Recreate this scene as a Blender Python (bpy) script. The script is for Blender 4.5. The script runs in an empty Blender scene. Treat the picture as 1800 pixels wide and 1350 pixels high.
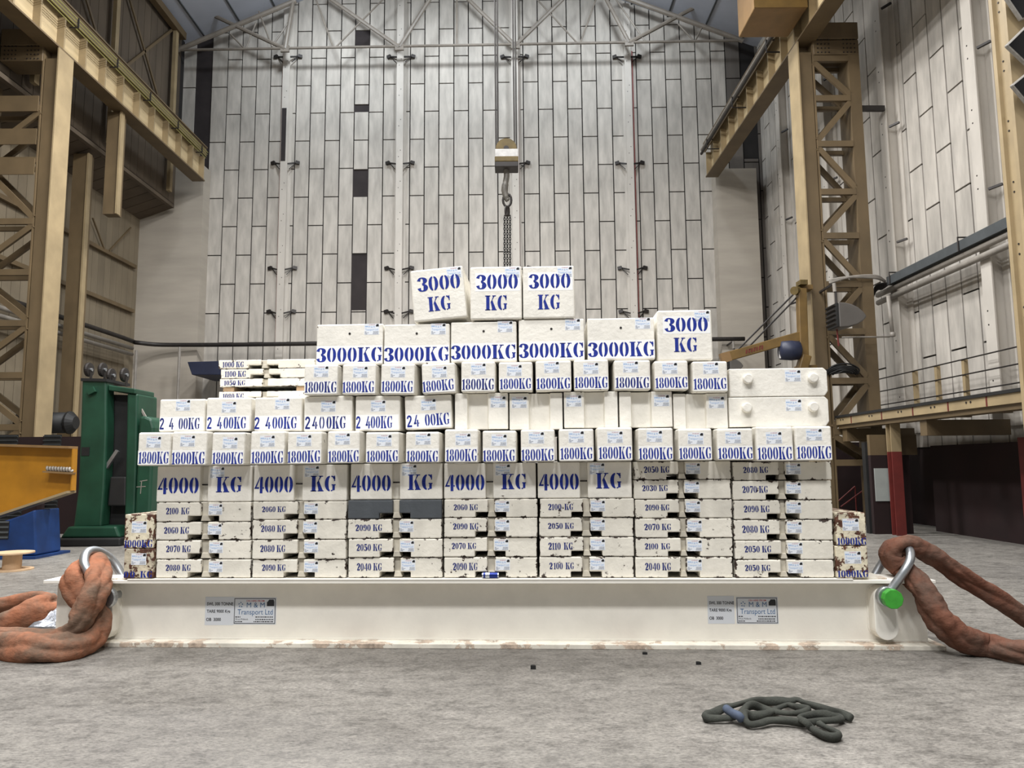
import bpy, bmesh, math, random
from mathutils import Vector, Matrix
random.seed(7)
C = bpy.context.scene.collection
SC = bpy.context.scene
# ------------------------------------------------------------------ camera
CAM = Vector((0.0, 0.0, 1.6)); F = 1300.0
PITCH = math.atan(143.0 / F); ROLL = 0.008
fw = Vector((0, math.cos(PITCH), math.sin(PITCH)))
r0 = Vector((1, 0, 0)); u0 = Vector((0, -math.sin(PITCH), math.cos(PITCH)))
rt = r0 * math.cos(ROLL) - u0 * math.sin(ROLL)
up = u0 * math.cos(ROLL) + r0 * math.sin(ROLL)
cd = bpy.data.cameras.new('camera'); cam = bpy.data.objects.new('camera', cd); C.objects.link(cam)
cd.sensor_width = 36.0; cd.lens = 36.0 * F / 1800.0; cd.clip_end = 200; cd.clip_start = 0.05
M = Matrix((rt, up, -fw)).transposed().to_4x4(); M.translation = CAM
cam.matrix_world = M
SC.camera = cam
# ------------------------------------------------------------------ daylight, lamps, exposure
w = bpy.data.worlds.new('daylight'); SC.world = w; w.use_nodes = True
bg = w.node_tree.nodes['Background']; bg.inputs[0].default_value = (0.93, 0.96, 1.0, 1); bg.inputs[1].default_value = 0.30
def area(name, loc, size, power, color=(1, 0.97, 0.92), target=None, sy=None):
    l = bpy.data.lights.new(name, 'AREA'); l.energy = power; l.color = color; l.shape = 'RECTANGLE'
    l.size = size; l.size_y = sy or size
    o = bpy.data.objects.new(name, l); C.objects.link(o); o.location = loc
    if target is not None:
        o.rotation_euler = (Vector(target) - Vector(loc)).to_track_quat('-Z', 'Y').to_euler()
    return o
for lx in (-6.5, -2.0, 2.5):
    for ly, pw in ((-3.5, 1200), (3.0, 800), (10.0, 900), (17.0, 1650)):
        area('high_bay_light', (lx, ly, 15.5), 1.6, pw * (0.62 if lx > 0 and ly > 5 else 1.0), (0.995, 0.99, 0.985), (lx, ly + (3.5 if ly < 0 else 0.5), 0))
for lx, pw in ((-7.6, 520), (-1.8, 480), (4.0, 420)):
    area('gable_lamp', (lx, 25.2, 20.3), 1.0, pw, (0.86, 0.93, 1.0), (lx, 30, 13))
SC.view_settings.view_transform = 'Standard'; SC.view_settings.look = 'None'
SC.view_settings.gamma = 1.0; SC.view_settings.use_curve_mapping = False
SC.view_settings.exposure = -0.35

# ------------------------------------------------------------------ pixel -> place (surveying helpers)
def ray(px, py):
    return fw * F + rt * (px - 900.0) - up * (py - 675.0)
def onX(px, py, X): d = ray(px, py); return CAM + d * ((X - CAM.x) / d.x)
def onY(px, py, Y): d = ray(px, py); return CAM + d * ((Y - CAM.y) / d.y)
def onZ(px, py, Z): d = ray(px, py); return CAM + d * ((Z - CAM.z) / d.z)
class Frame:                                   # a vertical plane frame: u along, w away, z up
    def __init__(s, O, th):
        s.O = Vector(O); s.th = th
        s.e1 = Vector((math.cos(th), -math.sin(th), 0)); s.e2 = Vector((math.sin(th), math.cos(th), 0))
    def __call__(s, p): return s.O + s.e1 * p[0] + s.e2 * p[1] + Vector((0, 0, p[2]))
    def px(s, px, py, w=0.0):
        d = ray(px, py); t = ((s.O - CAM).dot(s.e2) + w) / d.dot(s.e2); q = CAM + d * t
        return ((q - s.O).dot(s.e1), q.z)
y0 = onZ(900, 1141, 0.0).y
S = Frame((0, y0 + 0.03, 0), 0.050)            # the stack and the beam under it
Bk = Frame((0, 30.0, 0), 0.018)                # the gable wall
HALF_ROOF = 0.39

# ------------------------------------------------------------------ objects
LOC = {}
def tag(o, label=None, cat=None, group=None, kind=None):
    if label: o['label'] = label
    if cat: o['category'] = cat
    if group: o['group'] = group
    if kind: o['kind'] = kind
    return o
def thing(name, label, cat, loc=(0, 0, 0), group=None, rot=None):
    o = bpy.data.objects.new(name, None); C.objects.link(o); o.location = loc; o.empty_display_size = 0.1
    if rot: o.rotation_euler = rot
    LOC[o] = Vector(loc)
    return tag(o, label, cat, group)

class MB:
    def __init__(s, xf=None):
        s.v = []; s.f = []; s.m = []; s.t = []; s.xf = xf; s.mi = 0; s.tone = 0.5
    def vert(s, p):
        p = Vector(p)
        s.v.append(s.xf(p) if s.xf else p); return len(s.v) - 1
    def face(s, ids): s.f.append(ids); s.m.append(s.mi); s.t.append(s.tone)
    def poly(s, pts): s.face([s.vert(p) for p in pts])
    def obox(s, c, a, b, d):
        c = Vector(c); a = Vector(a); b = Vector(b); d = Vector(d)
        if a.cross(b).dot(d) < 0: d = -d
        q = [s.vert(c + a * i + b * j + d * k) for k in (-1, 1) for j in (-1, 1) for i in (-1, 1)]
        for f in ((0, 2, 3, 1), (4, 5, 7, 6), (0, 1, 5, 4), (2, 6, 7, 3), (0, 4, 6, 2), (1, 3, 7, 5)):
            s.face([q[i] for i in f])
    def box(s, x0, x1, y0, y1, z0, z1):
        s.obox(((x0 + x1) / 2, (y0 + y1) / 2, (z0 + z1) / 2), (abs(x1 - x0) / 2, 0, 0), (0, abs(y1 - y0) / 2, 0), (0, 0, abs(z1 - z0) / 2))
    def axes(s, p, q, upv):
        p = Vector(p); q = Vector(q); d = (q - p).normalized(); upv = Vector(upv)
        if abs(d.dot(upv)) > 0.98: upv = Vector((0, 1, 0)) if abs(d.y) < 0.9 else Vector((1, 0, 0))
        sd = d.cross(upv).normalized(); return d, sd, sd.cross(d).normalized()
    def bar(s, p, q, wd, h, upv=(0, 0, 1)):
        p = Vector(p); q = Vector(q); d, sd, uv = s.axes(p, q, upv)
        s.obox((p + q) / 2, (q - p) / 2, sd * wd / 2, uv * h / 2)
    def ibeam(s, p, q, wd, h, t=0.03, upv=(0, 0, 1)):    # flanges across upv
        p = Vector(p); q = Vector(q); d, sd, uv = s.axes(p, q, upv)
        for k in (-1, 1):
            s.obox((p + q) / 2 + uv * k * (h / 2 - t / 2), (q - p) / 2, sd * wd / 2, uv * t / 2)
        s.obox((p + q) / 2, (q - p) / 2, sd * t / 2, uv * (h / 2 - t))
    def tube(s, pts, r, n=8, caps=True, rad=None):
        pts = [Vector(p) for p in pts]; rings = []; N = len(pts)
        prev = None
        for i, p in enumerate(pts):
            d = (pts[min(i + 1, N - 1)] - pts[max(i - 1, 0)]).normalized()
            if prev is None:
                a = Vector((0, 0, 1)) if abs(d.z) < 0.9 else Vector((1, 0, 0))
            else: a = prev
            x = (a - d * a.dot(d)).normalized(); prev = x; y = d.cross(x)
            rr = r[i] if isinstance(r, (list, tuple)) else r
            ring = []
            for k in range(n):
                t = 2 * math.pi * k / n
                q = rr * (rad(i, t) if rad else 1.0)
                ring.append(s.vert(p + x * math.cos(t) * q + y * math.sin(t) * q))
            rings.append(ring)
        for i in range(N - 1):
            for k in range(n):
                s.face([rings[i][k], rings[i][(k + 1) % n], rings[i + 1][(k + 1) % n], rings[i + 1][k]])
        if caps:
            s.face(list(reversed(rings[0]))); s.face(rings[-1])
    def cyl(s, p, q, r, n=20): s.tube([p, q], r, n)
    def torus_loop(s, pts, r, n=6):
        pts = [Vector(p) for p in pts]; N = len(pts); rings = []
        c = sum(pts, Vector()) / N
        nrm = (pts[0] - c).cross(pts[N // 4] - c).normalized()
        for i, p in enumerate(pts):
            d = (pts[(i + 1) % N] - pts[i - 1]).normalized(); y = nrm; x = y.cross(d).normalized()
            rings.append([s.vert(p + (x * math.cos(2 * math.pi * k / n) + y * math.sin(2 * math.pi * k / n)) * r) for k in range(n)])
        for i in range(N):
            A, B = rings[i], rings[(i + 1) % N]
            for k in range(n): s.face([A[k], A[(k + 1) % n], B[(k + 1) % n], B[k]])
    def prism(s, poly, a, b, ax='y'):         # 2-D outline pushed along an axis
        def P(q, t): return {'y': (q[0], t, q[1]), 'z': (q[0], q[1], t), 'x': (t, q[0], q[1])}[ax]
        A = [s.vert(P(q, a)) for q in poly]; B = [s.vert(P(q, b)) for q in poly]; n = len(poly)
        s.face(A); s.face(list(reversed(B)))
        for i in range(n): s.face([A[i], B[i], B[(i + 1) % n], A[(i + 1) % n]])
    def lathe(s, prof, c, n=24, ax='z'):
        c = Vector(c); R = []
        for (r, h) in prof:
            ring = []
            for k in range(n):
                t = 2 * math.pi * k / n; a, b = r * math.cos(t), r * math.sin(t)
                ring.append(s.vert(c + {'z': Vector((a, b, h)), 'y': Vector((a, h, b)), 'x': Vector((h, a, b))}[ax]))
            R.append(ring)
        for i in range(len(R) - 1):
            for k in range(n): s.face([R[i][k], R[i][(k + 1) % n], R[i + 1][(k + 1) % n], R[i + 1][k]])
        s.face(list(reversed(R[0]))); s.face(R[-1])
    def mesh(s, name, mats, off=Vector((0, 0, 0)), smooth=False, bevel=0.0, seg=2, recalc=True):
        me = bpy.data.meshes.new(name)
        me.from_pydata([tuple(v - off) for v in s.v], [], s.f)
        mats = mats if isinstance(mats, (list, tuple)) else [mats]
        for m in mats: me.materials.append(m)
        me.polygons.foreach_set('material_index', s.m)
        at = me.attributes.new('tone', 'FLOAT', 'FACE'); at.data.foreach_set('value', s.t)
        if recalc or bevel:
            bm = bmesh.new(); bm.from_mesh(me)
            if recalc: bmesh.ops.recalc_face_normals(bm, faces=bm.faces)
            if bevel:
                es = [e for e in bm.edges if len(e.link_faces) == 2 and e.calc_face_angle(0) > 0.6]
                bmesh.ops.bevel(bm, geom=es, offset=bevel, segments=seg, profile=0.5, affect='EDGES', clamp_overlap=True)
            bm.to_mesh(me); bm.free()
        if smooth: me.polygons.foreach_set('use_smooth', [True] * len(me.polygons))
        me.update(); return me
    def part(s, name, mats, parent, local=False, **k):       # a part of a thing
        me = s.mesh(name, mats, Vector((0, 0, 0)) if local else LOC.get(parent, Vector((0, 0, 0))), **k)
        o = bpy.data.objects.new(name, me); C.objects.link(o); o.parent = parent
        LOC[o] = LOC.get(parent, Vector((0, 0, 0)))
        return o
    def top(s, name, mats, label=None, cat=None, group=None, kind=None, **k):   # a thing that is one mesh
        lo = Vector([min(v[i] for v in s.v) for i in range(3)]); hi = Vector([max(v[i] for v in s.v) for i in range(3)])
        off = Vector(((lo.x + hi.x) / 2, (lo.y + hi.y) / 2, lo.z))
        me = s.mesh(name, mats, off, **k)
        o = bpy.data.objects.new(name, me); C.objects.link(o); o.location = off; LOC[o] = off
        return tag(o, label, cat, group, kind)

def catmull(P, k=8):
    P = [Vector(p) for p in P]; out = []
    n = len(P)
    for i in range(n - 1):
        a, b, c, d = P[max(i - 1, 0)], P[i], P[i + 1], P[min(i + 2, n - 1)]
        for j in range(k):
            t = j / k
            out.append(0.5 * ((2 * b) + (c - a) * t + (2 * a - 5 * b + 4 * c - d) * t * t + (3 * b - a - 3 * c + d) * t ** 3))
    out.append(P[-1]); return out

# ------------------------------------------------------------------ materials
def srgb(r, g, b):
    f = lambda c: (c / 255) / 12.92 if c / 255 <= 0.04045 else ((c / 255 + 0.055) / 1.055) ** 2.4
    return (f(r), f(g), f(b), 1)
def base(name, rough=0.6, metal=0.0):
    m = bpy.data.materials.new(name); m.use_nodes = True; nt = m.node_tree
    b = nt.nodes['Principled BSDF']; b.inputs['Roughness'].default_value = rough; b.inputs['Metallic'].default_value = metal
    return m, nt, b
def N(nt, t, **k):
    n = nt.nodes.new(t)
    for a, v in k.items(): setattr(n, a, v)
    return n
def objco(nt, scale=(1, 1, 1), rnd=True):
    tc = N(nt, 'ShaderNodeTexCoord'); mp = N(nt, 'ShaderNodeMapping'); mp.inputs['Scale'].default_value = scale
    if rnd:
        oi = N(nt, 'ShaderNodeObjectInfo'); vm = N(nt, 'ShaderNodeVectorMath', operation='MULTIPLY_ADD')
        nt.links.new(oi.outputs['Random'], vm.inputs[0]); vm.inputs[1].default_value = (37, 51, 23)
        nt.links.new(tc.outputs['Object'], vm.inputs[2]); nt.links.new(vm.outputs[0], mp.inputs[0])
    else: nt.links.new(tc.outputs['Object'], mp.inputs[0])
    return mp.outputs[0]
def noise(nt, vec, scale, detail=4, rough=0.55):
    n = N(nt, 'ShaderNodeTexNoise'); n.inputs['Scale'].default_value = scale; n.inputs['Detail'].default_value = detail
    n.inputs['Roughness'].default_value = rough
    nt.links.new(vec, n.inputs['Vector']); return n.outputs['Fac']
def ramp(nt, fac, stops):
    r = N(nt, 'ShaderNodeValToRGB'); e = r.color_ramp.elements
    while len(e) < len(stops): e.new(0.5)
    for i, (p, c) in enumerate(stops): e[i].position = p; e[i].color = c if len(c) == 4 else (*c, 1)
    nt.links.new(fac, r.inputs[0]); return r.outputs[0]
def mix(nt, fac, a, b, mode='MIX'):
    m = N(nt, 'ShaderNodeMix', data_type='RGBA', blend_type=mode)
    for i, v in ((0, fac), (6, a), (7, b)):
        if hasattr(v, 'links') or hasattr(v, 'is_linked'): nt.links.new(v, m.inputs[i])
        else: m.inputs[i].default_value = v
    return m.outputs[2]
def math_(nt, op, a, b=None):
    m = N(nt, 'ShaderNodeMath', operation=op)
    for i, v in enumerate((a, b)):
        if v is None: continue
        if hasattr(v, 'is_linked'): nt.links.new(v, m.inputs[i])
        else: m.inputs[i].default_value = v
    return m.outputs[0]
def bump(nt, b, h, strength=0.3, dist=0.01):
    n = N(nt, 'ShaderNodeBump'); n.inputs['Strength'].default_value = strength; n.inputs['Distance'].default_value = dist
    nt.links.new(h, n.inputs['Height']); nt.links.new(n.outputs[0], b.inputs['Normal'])
BW = ((0, (0, 0, 0)), (1, (1, 1, 1)))
def paint(name, col, rough=0.55, var=0.18, scale=3.0, metal=0.0, bumps=0.0, stretch=(1, 1, 1), tone=0.0, bscale=30):
    m, nt, b = base(name, rough, metal)
    v = objco(nt, stretch); n = noise(nt, v, scale, 6)
    dk = tuple(c * (1 - var) for c in col[:3]) + (1,); lt = tuple(min(1, c * (1 + var * 0.6)) for c in col[:3]) + (1,)
    c = ramp(nt, n, ((0.3, dk), (0.7, lt)))
    if tone:
        at = N(nt, 'ShaderNodeAttribute', attribute_name='tone')
        c = mix(nt, 1.0, c, ramp(nt, at.outputs['Fac'], ((0, (1 - tone,) * 3), (1, (1, 1, 1)))), 'MULTIPLY')
    nt.links.new(c, b.inputs['Base Color'])
    if bumps: bump(nt, b, noise(nt, v, bscale, 5), bumps, 0.01)
    return m
def chipped(name, col, chip, amount, edge, chipscale=9.0, rough=0.6, bumps=0.35, grime=0.12, bscale=22):
    m, nt, b = base(name, rough)
    v = objco(nt)
    n = noise(nt, v, 4, 6); n2 = noise(nt, v, chipscale, 8, 0.65)
    dk = tuple(c * (1 - grime) for c in col[:3]) + (1,)
    c = ramp(nt, n, ((0.35, dk), (0.6, col)))
    tc = N(nt, 'ShaderNodeTexCoord'); sp = N(nt, 'ShaderNodeSeparateXYZ'); nt.links.new(tc.outputs['Generated'], sp.inputs[0])
    ex = math_(nt, 'ABSOLUTE', math_(nt, 'SUBTRACT', sp.outputs[0], 0.5)); ez = math_(nt, 'ABSOLUTE', math_(nt, 'SUBTRACT', sp.outputs[2], 0.5))
    ex = ramp(nt, ex, ((0.455, (0, 0, 0)), (0.5, (1, 1, 1)))); ez = ramp(nt, ez, ((0.40, (0, 0, 0)), (0.5, (1, 1, 1))))
    e = math_(nt, 'MULTIPLY', math_(nt, 'MAXIMUM', ex, ez), edge)
    k = math_(nt, 'ADD', n2, e)
    mask = ramp(nt, k, ((1 - amount - 0.012, (0, 0, 0)), (1 - amount + 0.012, (1, 1, 1))))
    col2 = ramp(nt, noise(nt, v, 20, 3), ((0.35, chip), (0.7, tuple(min(1, x * 2.2) for x in chip[:3]) + (1,))))
    nt.links.new(mix(nt, mask, c, col2), b.inputs['Base Color'])
    h = math_(nt, 'SUBTRACT', noise(nt, v, bscale, 4), math_(nt, 'MULTIPLY', mask, 0.5))
    bump(nt, b, h, bumps, 0.012)
    return m
MT = {}
MT['white'] = chipped('white_cast_paint', srgb(240, 236, 226), srgb(70, 58, 48), 0.27, 0.05, 11, bumps=0.45, grime=0.10)
MT['slab'] = chipped('worn_white_paint', srgb(236, 231, 218), srgb(46, 34, 28), 0.345, 0.13, 15, bumps=0.35, grime=0.14)
MT['rusty'] = chipped('rusty_white_paint', srgb(232, 222, 196), srgb(74, 44, 30), 0.45, 0.06, 13, bumps=0.6, grime=0.3)
MT['rim'] = paint('groove_paint', srgb(205, 198, 182), 0.6, 0.25, 8)
MT['rustier'] = chipped('badly_rusted_paint', srgb(226, 214, 188), srgb(70, 42, 30), 0.478, 0.03, 9, bumps=0.6, grime=0.3)
MT['hook'] = paint('worn_hook_steel', srgb(104, 100, 94), 0.5, 0.4, 18, metal=0.3)
MT['grey'] = chipped('slate_grey_paint', srgb(82, 87, 92), srgb(150, 150, 148), 0.25, 0.0, 12, grime=0.1)
MT['patch'] = paint('fresh_white_paint', srgb(247, 247, 246), 0.5, 0.03, 6)
MT['ink'] = paint('blue_stencil_ink', srgb(14, 42, 142), 0.8, 0.35, 14)
MT['inkdark'] = paint('navy_stencil_ink', srgb(14, 34, 116), 0.8, 0.35, 14)
MT['beam'] = chipped('cream_beam_paint', srgb(242, 238, 228), srgb(120, 104, 88), 0.20, 0.0, 6, bumps=0.12, grime=0.06)
MT['flange'] = chipped('scuffed_beam_paint', srgb(230, 224, 210), srgb(146, 132, 118), 0.455, 0.0, 5, bumps=0.2, grime=0.25)
MT['labelw'] = paint('label_white', srgb(214, 218, 224), 0.4, 0.03)
MT['stick'] = paint('sticker_pale_blue', srgb(234, 238, 244), 0.4, 0.05, 30)
MT['stickblue'] = paint('sticker_light_blue_print', srgb(132, 172, 220), 0.4, 0.05)
MT['signblue'] = paint('sign_blue_print', srgb(62, 104, 150), 0.4, 0.05)
MT['red'] = paint('red_print', srgb(180, 70, 70), 0.4, 0.05)
MT['black'] = paint('black_print', srgb(34, 34, 38), 0.4, 0.05)
MT['print'] = paint('grey_print', srgb(124, 130, 144), 0.4, 0.05)
MT['steel'] = paint('galvanised_steel', srgb(176, 180, 184), 0.38, 0.2, 8, metal=0.85, bumps=0.08)
MT['green'] = paint('green_nut_paint', srgb(62, 158, 52), 0.45, 0.2, 12)
MT['panel'] = paint('grey_wall_panel', srgb(186, 180, 171), 0.75, 0.24, 1.6, stretch=(2.6, 2.6, 0.6), tone=0.12, bumps=0.05)
MT['shadedpanel'] = paint('shaded_wall_panel', srgb(104, 98, 92), 0.8, 0.2, 1.2, stretch=(2, 2, 0.5), tone=0.15)  # wall panel with the shade of the recess put into its colour
MT['gap'] = paint('dark_joint', srgb(34, 31, 30), 0.9, 0.2)
MT['void'] = paint('dark_void', srgb(46, 40, 40), 0.9, 0.3, 1.5)
MT['conc'] = paint('plain_render', srgb(168, 160, 148), 0.85, 0.14, 0.9, stretch=(0.4, 0.4, 2.2), bumps=0.1)
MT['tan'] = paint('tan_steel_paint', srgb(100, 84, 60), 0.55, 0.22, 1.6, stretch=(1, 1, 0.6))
MT['cream'] = paint('cream_and_lit_steel_paint', srgb(154, 136, 104), 0.5, 0.2, 1.6)  # cream steel, and lit faces of tan steel with the light in the colour
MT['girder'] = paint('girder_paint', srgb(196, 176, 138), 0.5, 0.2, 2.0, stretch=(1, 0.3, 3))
MT['brownboard'] = paint('tan_wall_board', srgb(132, 120, 100), 0.8, 0.22, 1.0, stretch=(1, 1, 0.35), tone=0.2)
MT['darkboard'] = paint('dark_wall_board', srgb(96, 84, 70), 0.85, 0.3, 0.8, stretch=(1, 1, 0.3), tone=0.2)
MT['wcol'] = paint('pale_column_paint', srgb(190, 184, 175), 0.6, 0.12, 2.0, stretch=(1, 1, 0.5))
MT['roof'] = paint('roof_lining', srgb(168, 172, 182), 0.8, 0.10, 0.6)
MT['truss'] = paint('truss_tube_paint', srgb(124, 116, 106), 0.5, 0.2, 3)
MT['redpipe'] = paint('red_pipe_paint', srgb(140, 70, 66), 0.5, 0.2)
MT['dark'] = paint('dark_iron', srgb(46, 42, 40), 0.5, 0.3, 6, metal=0.3)
MT['pipegrey'] = paint('lagged_pipe', srgb(140, 134, 126), 0.5, 0.2, 4)
MT['tray'] = paint('grey_cable_tray', srgb(74, 78, 80), 0.5, 0.2, 3)
MT['yellow'] = paint('yellow_crane_paint', srgb(172, 118, 24), 0.5, 0.22, 2.0)
MT['ochre'] = paint('ochre_crane_paint', srgb(128, 100, 64), 0.5, 0.2, 2.0)
MT['mgreen'] = paint('machine_green_paint', srgb(26, 66, 48), 0.45, 0.3, 2.0)
MT['mdark'] = paint('machine_black', srgb(26, 26, 26), 0.6, 0.3, 3)
MT['blue'] = paint('blue_steel_paint', srgb(18, 52, 104), 0.45, 0.3, 3)
MT['navy'] = paint('navy_steel_paint', srgb(34, 40, 62), 0.5, 0.2, 3)
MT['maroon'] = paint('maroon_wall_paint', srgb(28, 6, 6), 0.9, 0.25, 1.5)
MT['redpost'] = paint('red_post_paint', srgb(98, 32, 27), 0.6, 0.2, 3)
MT['wood'] = paint('pale_plywood', srgb(198, 168, 134), 0.7, 0.2, 5, stretch=(1, 1, 0.3))
MT['sling'] = paint('orange_sling_cloth', srgb(142, 98, 74), 0.92, 0.45, 4.0, bumps=0.5, bscale=60)
MT['slingbrown'] = paint('brown_sling_cloth', srgb(124, 86, 70), 0.92, 0.42, 4.0, bumps=0.5, bscale=60)
def cloth(name, c1, c2, sc, bs=1.0):
    m, nt, b = base(name, 0.95); v = objco(nt)
    c = ramp(nt, noise(nt, v, sc, 8, 0.65), ((0.38, c1), (0.62, c2)))
    c = mix(nt, 0.5, c, ramp(nt, noise(nt, v, sc * 9, 6, 0.7), ((0.3, (0.55,) * 3), (0.65, (1.15,) * 3))), 'MULTIPLY')
    nt.links.new(c, b.inputs['Base Color']); b.inputs['Specular IOR Level'].default_value = 0.15
    bump(nt, b, noise(nt, objco(nt, (1, 1, 1.6)), 6, 4, 0.5), bs, 0.08); return m
MT['sling'] = cloth('orange_sling_cloth', srgb(158, 104, 78), srgb(112, 92, 78), 2.2, 0.38)
MT['slingbrown'] = cloth('brown_sling_cloth', srgb(116, 78, 63), srgb(92, 78, 69), 2.2, 0.38)
MT['jib'] = paint('dull_jib_paint', srgb(108, 84, 42), 0.5, 0.25, 3)
MT['blacksling'] = paint('black_sling_cloth', srgb(56, 58, 52), 0.9, 0.35, 14, bumps=0.4, bscale=90)
MT['slate'] = paint('blue_sleeve_cloth', srgb(70, 80, 98), 0.85, 0.35, 14)
MT['heater'] = paint('heater_grey', srgb(92, 88, 84), 0.45, 0.12, 3)
MT['brass'] = paint('worn_brass_sheave', srgb(96, 80, 42), 0.55, 0.35, 9, metal=0.2)
MT['oldwhite'] = paint('worn_white_steel', srgb(200, 198, 196), 0.5, 0.25, 12)
MT['foil'] = paint('crumpled_silver_sheet', srgb(178, 182, 190), 0.35, 0.3, 14, metal=0.4, bumps=0.8, bscale=25)
MT['canblue'] = paint('can_blue', srgb(30, 50, 130), 0.25, 0.1, metal=0.5)
MT['cansilver'] = paint('can_silver', srgb(200, 204, 214), 0.25, 0.1, metal=0.8)
MT['busy'] = paint('bus_bar_yellow', srgb(150, 146, 80), 0.5, 0.2)
MT['board'] = paint('pale_grey_board', srgb(150, 154, 150), 0.6, 0.1)
MT['lampglass'] = paint('black_lamp_glass', srgb(14, 15, 20), 0.15, 0.1)
MT['lampalu'] = paint('cast_aluminium', srgb(150, 146, 140), 0.5, 0.2, 20, metal=0.4, bumps=0.3)
# concrete floor
m, nt, b = base('concrete_floor', 0.62)
v = objco(nt, (0.8, 1.3, 1), rnd=False)
n1 = noise(nt, v, 0.30, 5, 0.6); n2 = noise(nt, v, 7.0, 10, 0.82); n3 = noise(nt, objco(nt, (1.0, 2.0, 1), rnd=False), 34.0, 8, 0.8); n4 = noise(nt, objco(nt, (0.25, 3.0, 1), rnd=False), 5.0, 8, 0.7)
c = ramp(nt, n1, ((0.3, srgb(104, 101, 97)), (0.52, srgb(122, 119, 114)), (0.72, srgb(138, 135, 130))))
c = mix(nt, 0.8, c, ramp(nt, n2, ((0.38, (0.42, 0.41, 0.40)), (0.49, (0.90, 0.89, 0.88)), (0.62, (1.24, 1.23, 1.21)))), 'MULTIPLY')
c = mix(nt, 0.6, c, ramp(nt, n4, ((0.30, (0.45, 0.44, 0.43)), (0.42, (0.95, 0.95, 0.94)), (0.7, (1.10, 1.10, 1.09)))), 'MULTIPLY')
c = mix(nt, 0.85, c, ramp(nt, n3, ((0.36, (0.34, 0.33, 0.32)), (0.48, (0.92, 0.91, 0.90)), (0.62, (1.35, 1.34, 1.32)))), 'MULTIPLY')
nt.links.new(c, b.inputs['Base Color'])
nt.links.new(ramp(nt, n2, ((0.3, (0.45,) * 3), (0.7, (0.75,) * 3))), b.inputs['Roughness'])
bump(nt, b, n3, 0.25, 0.01); MT['floor'] = m
# ------------------------------------------------------------------ floor
mb = MB(); mb.box(-19, 13, -9, 31.5, -0.2, 0)
mb.top('floor', MT['floor'], kind='structure')

# ------------------------------------------------------------------ stencil lettering (drawn here stroke by stroke)
def band(o, i): return [[o[k], o[k + 1], i[k + 1], i[k]] for k in range(len(o) - 1)]
def half(cx, cy, rx, ry, ix, iy, side, gap=0.03, a0=-88, a1=88, n=12):
    O = []; I = []
    for k in range(n + 1):
        t = math.radians(a0 + (a1 - a0) * k / n)
        O.append((cx + side * (gap + (rx - gap) * math.cos(t)), cy + ry * math.sin(t)))
        I.append((cx + side * (gap + (ix - gap) * math.cos(t)), cy + iy * math.sin(t)))
    return band(O, I)
def stroke(P, k=4):
    Q = catmull([(p[0], p[1], p[2]) for p in P], k); L = []; R = []
    for i, q in enumerate(Q):
        a = Q[max(i - 1, 0)]; b = Q[min(i + 1, len(Q) - 1)]; dx, dy = b.x - a.x, b.y - a.y; l = math.hypot(dx, dy) or 1
        nx, ny = -dy / l, dx / l; h = max(q.z, 0.02) / 2
        L.append((q.x + nx * h, q.y + ny * h)); R.append((q.x - nx * h, q.y - ny * h))
    return band(L, R)
def G0(): return .56, half(.28, .5, .27, .5, .085, .40, -1) + half(.28, .5, .27, .5, .085, .40, 1)
def G1(): return .36, [[(.10, .06), (.28, .06), (.28, 1), (.10, .90)], [(.02, 0), (.36, 0), (.36, .07), (.02, .07)], [(.0, .78), (.10, .82), (.10, .90), (.0, .84)]]
def G2(): return .56, stroke([(.07, .70, .2), (.13, .88, .15), (.27, .96, .09), (.40, .86, .2), (.43, .70, .25), (.35, .48, .2), (.2, .28, .13), (.1, .12, .09)]) + [[(.03, 0), (.5, 0), (.46, .17), (.08, .15)], [(.5, 0), (.55, .3), (.50, .3), (.42, .12)]]
def G3(): return .56, stroke([(.08, .74, .2), (.14, .90, .13), (.26, .95, .08), (.40, .86, .2), (.43, .73, .24), (.36, .58, .13), (.26, .53, .07)]) + stroke([(.27, .49, .07), (.40, .42, .17), (.45, .27, .26), (.40, .11, .19), (.27, .04, .08), (.14, .09, .13), (.08, .25, .2)])
def G4(): return .60, [[(.0, .24), (.10, .24), (.37, .93), (.34, 1.0)], [(.0, .24), (.30, .24), (.30, .34), (.05, .34)], [(.35, -.04), (.52, -.04), (.52, .96), (.42, 1.0), (.35, .8)], [(.53, .24), (.6, .24), (.6, .34), (.53, .34)]]
def G5(): return .56, [[(.1, 1), (.49, 1), (.45, .82), (.1, .82)], [(.08, .98), (.15, .98), (.15, .52), (.08, .52)]] + stroke([(.13, .56, .07), (.28, .61, .11), (.41, .52, .19), (.45, .33, .26), (.40, .13, .19), (.26, .04, .08), (.13, .09, .13), (.08, .22, .18)])
def G6(): return .56, half(.28, .5, .27, .5, .085, .40, -1) + stroke([(.32, .56, .06), (.40, .52, .15), (.44, .3, .22), (.40, .1, .15), (.32, .03, .06)]) + stroke([(.32, .97, .06), (.42, .9, .13), (.44, .76, .17)])
def G9():
    w_, q = G6(); return w_, [[(.56 - x, 1 - y) for x, y in f] for f in q]
def G7(): return .54, [[(.03, 1), (.53, 1), (.53, .86), (.03, .8)], [(.03, .8), (.1, .8), (.06, .62), (.03, .62)], [(.52, .84), (.40, .83), (.14, 0), (.34, 0)]]
def G8():
    q = []
    for s_ in (-1, 1): q += half(.28, .75, .23, .25, .07, .18, s_, n=8) + half(.28, .26, .27, .26, .075, .19, s_, n=8)
    return .56, q
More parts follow.
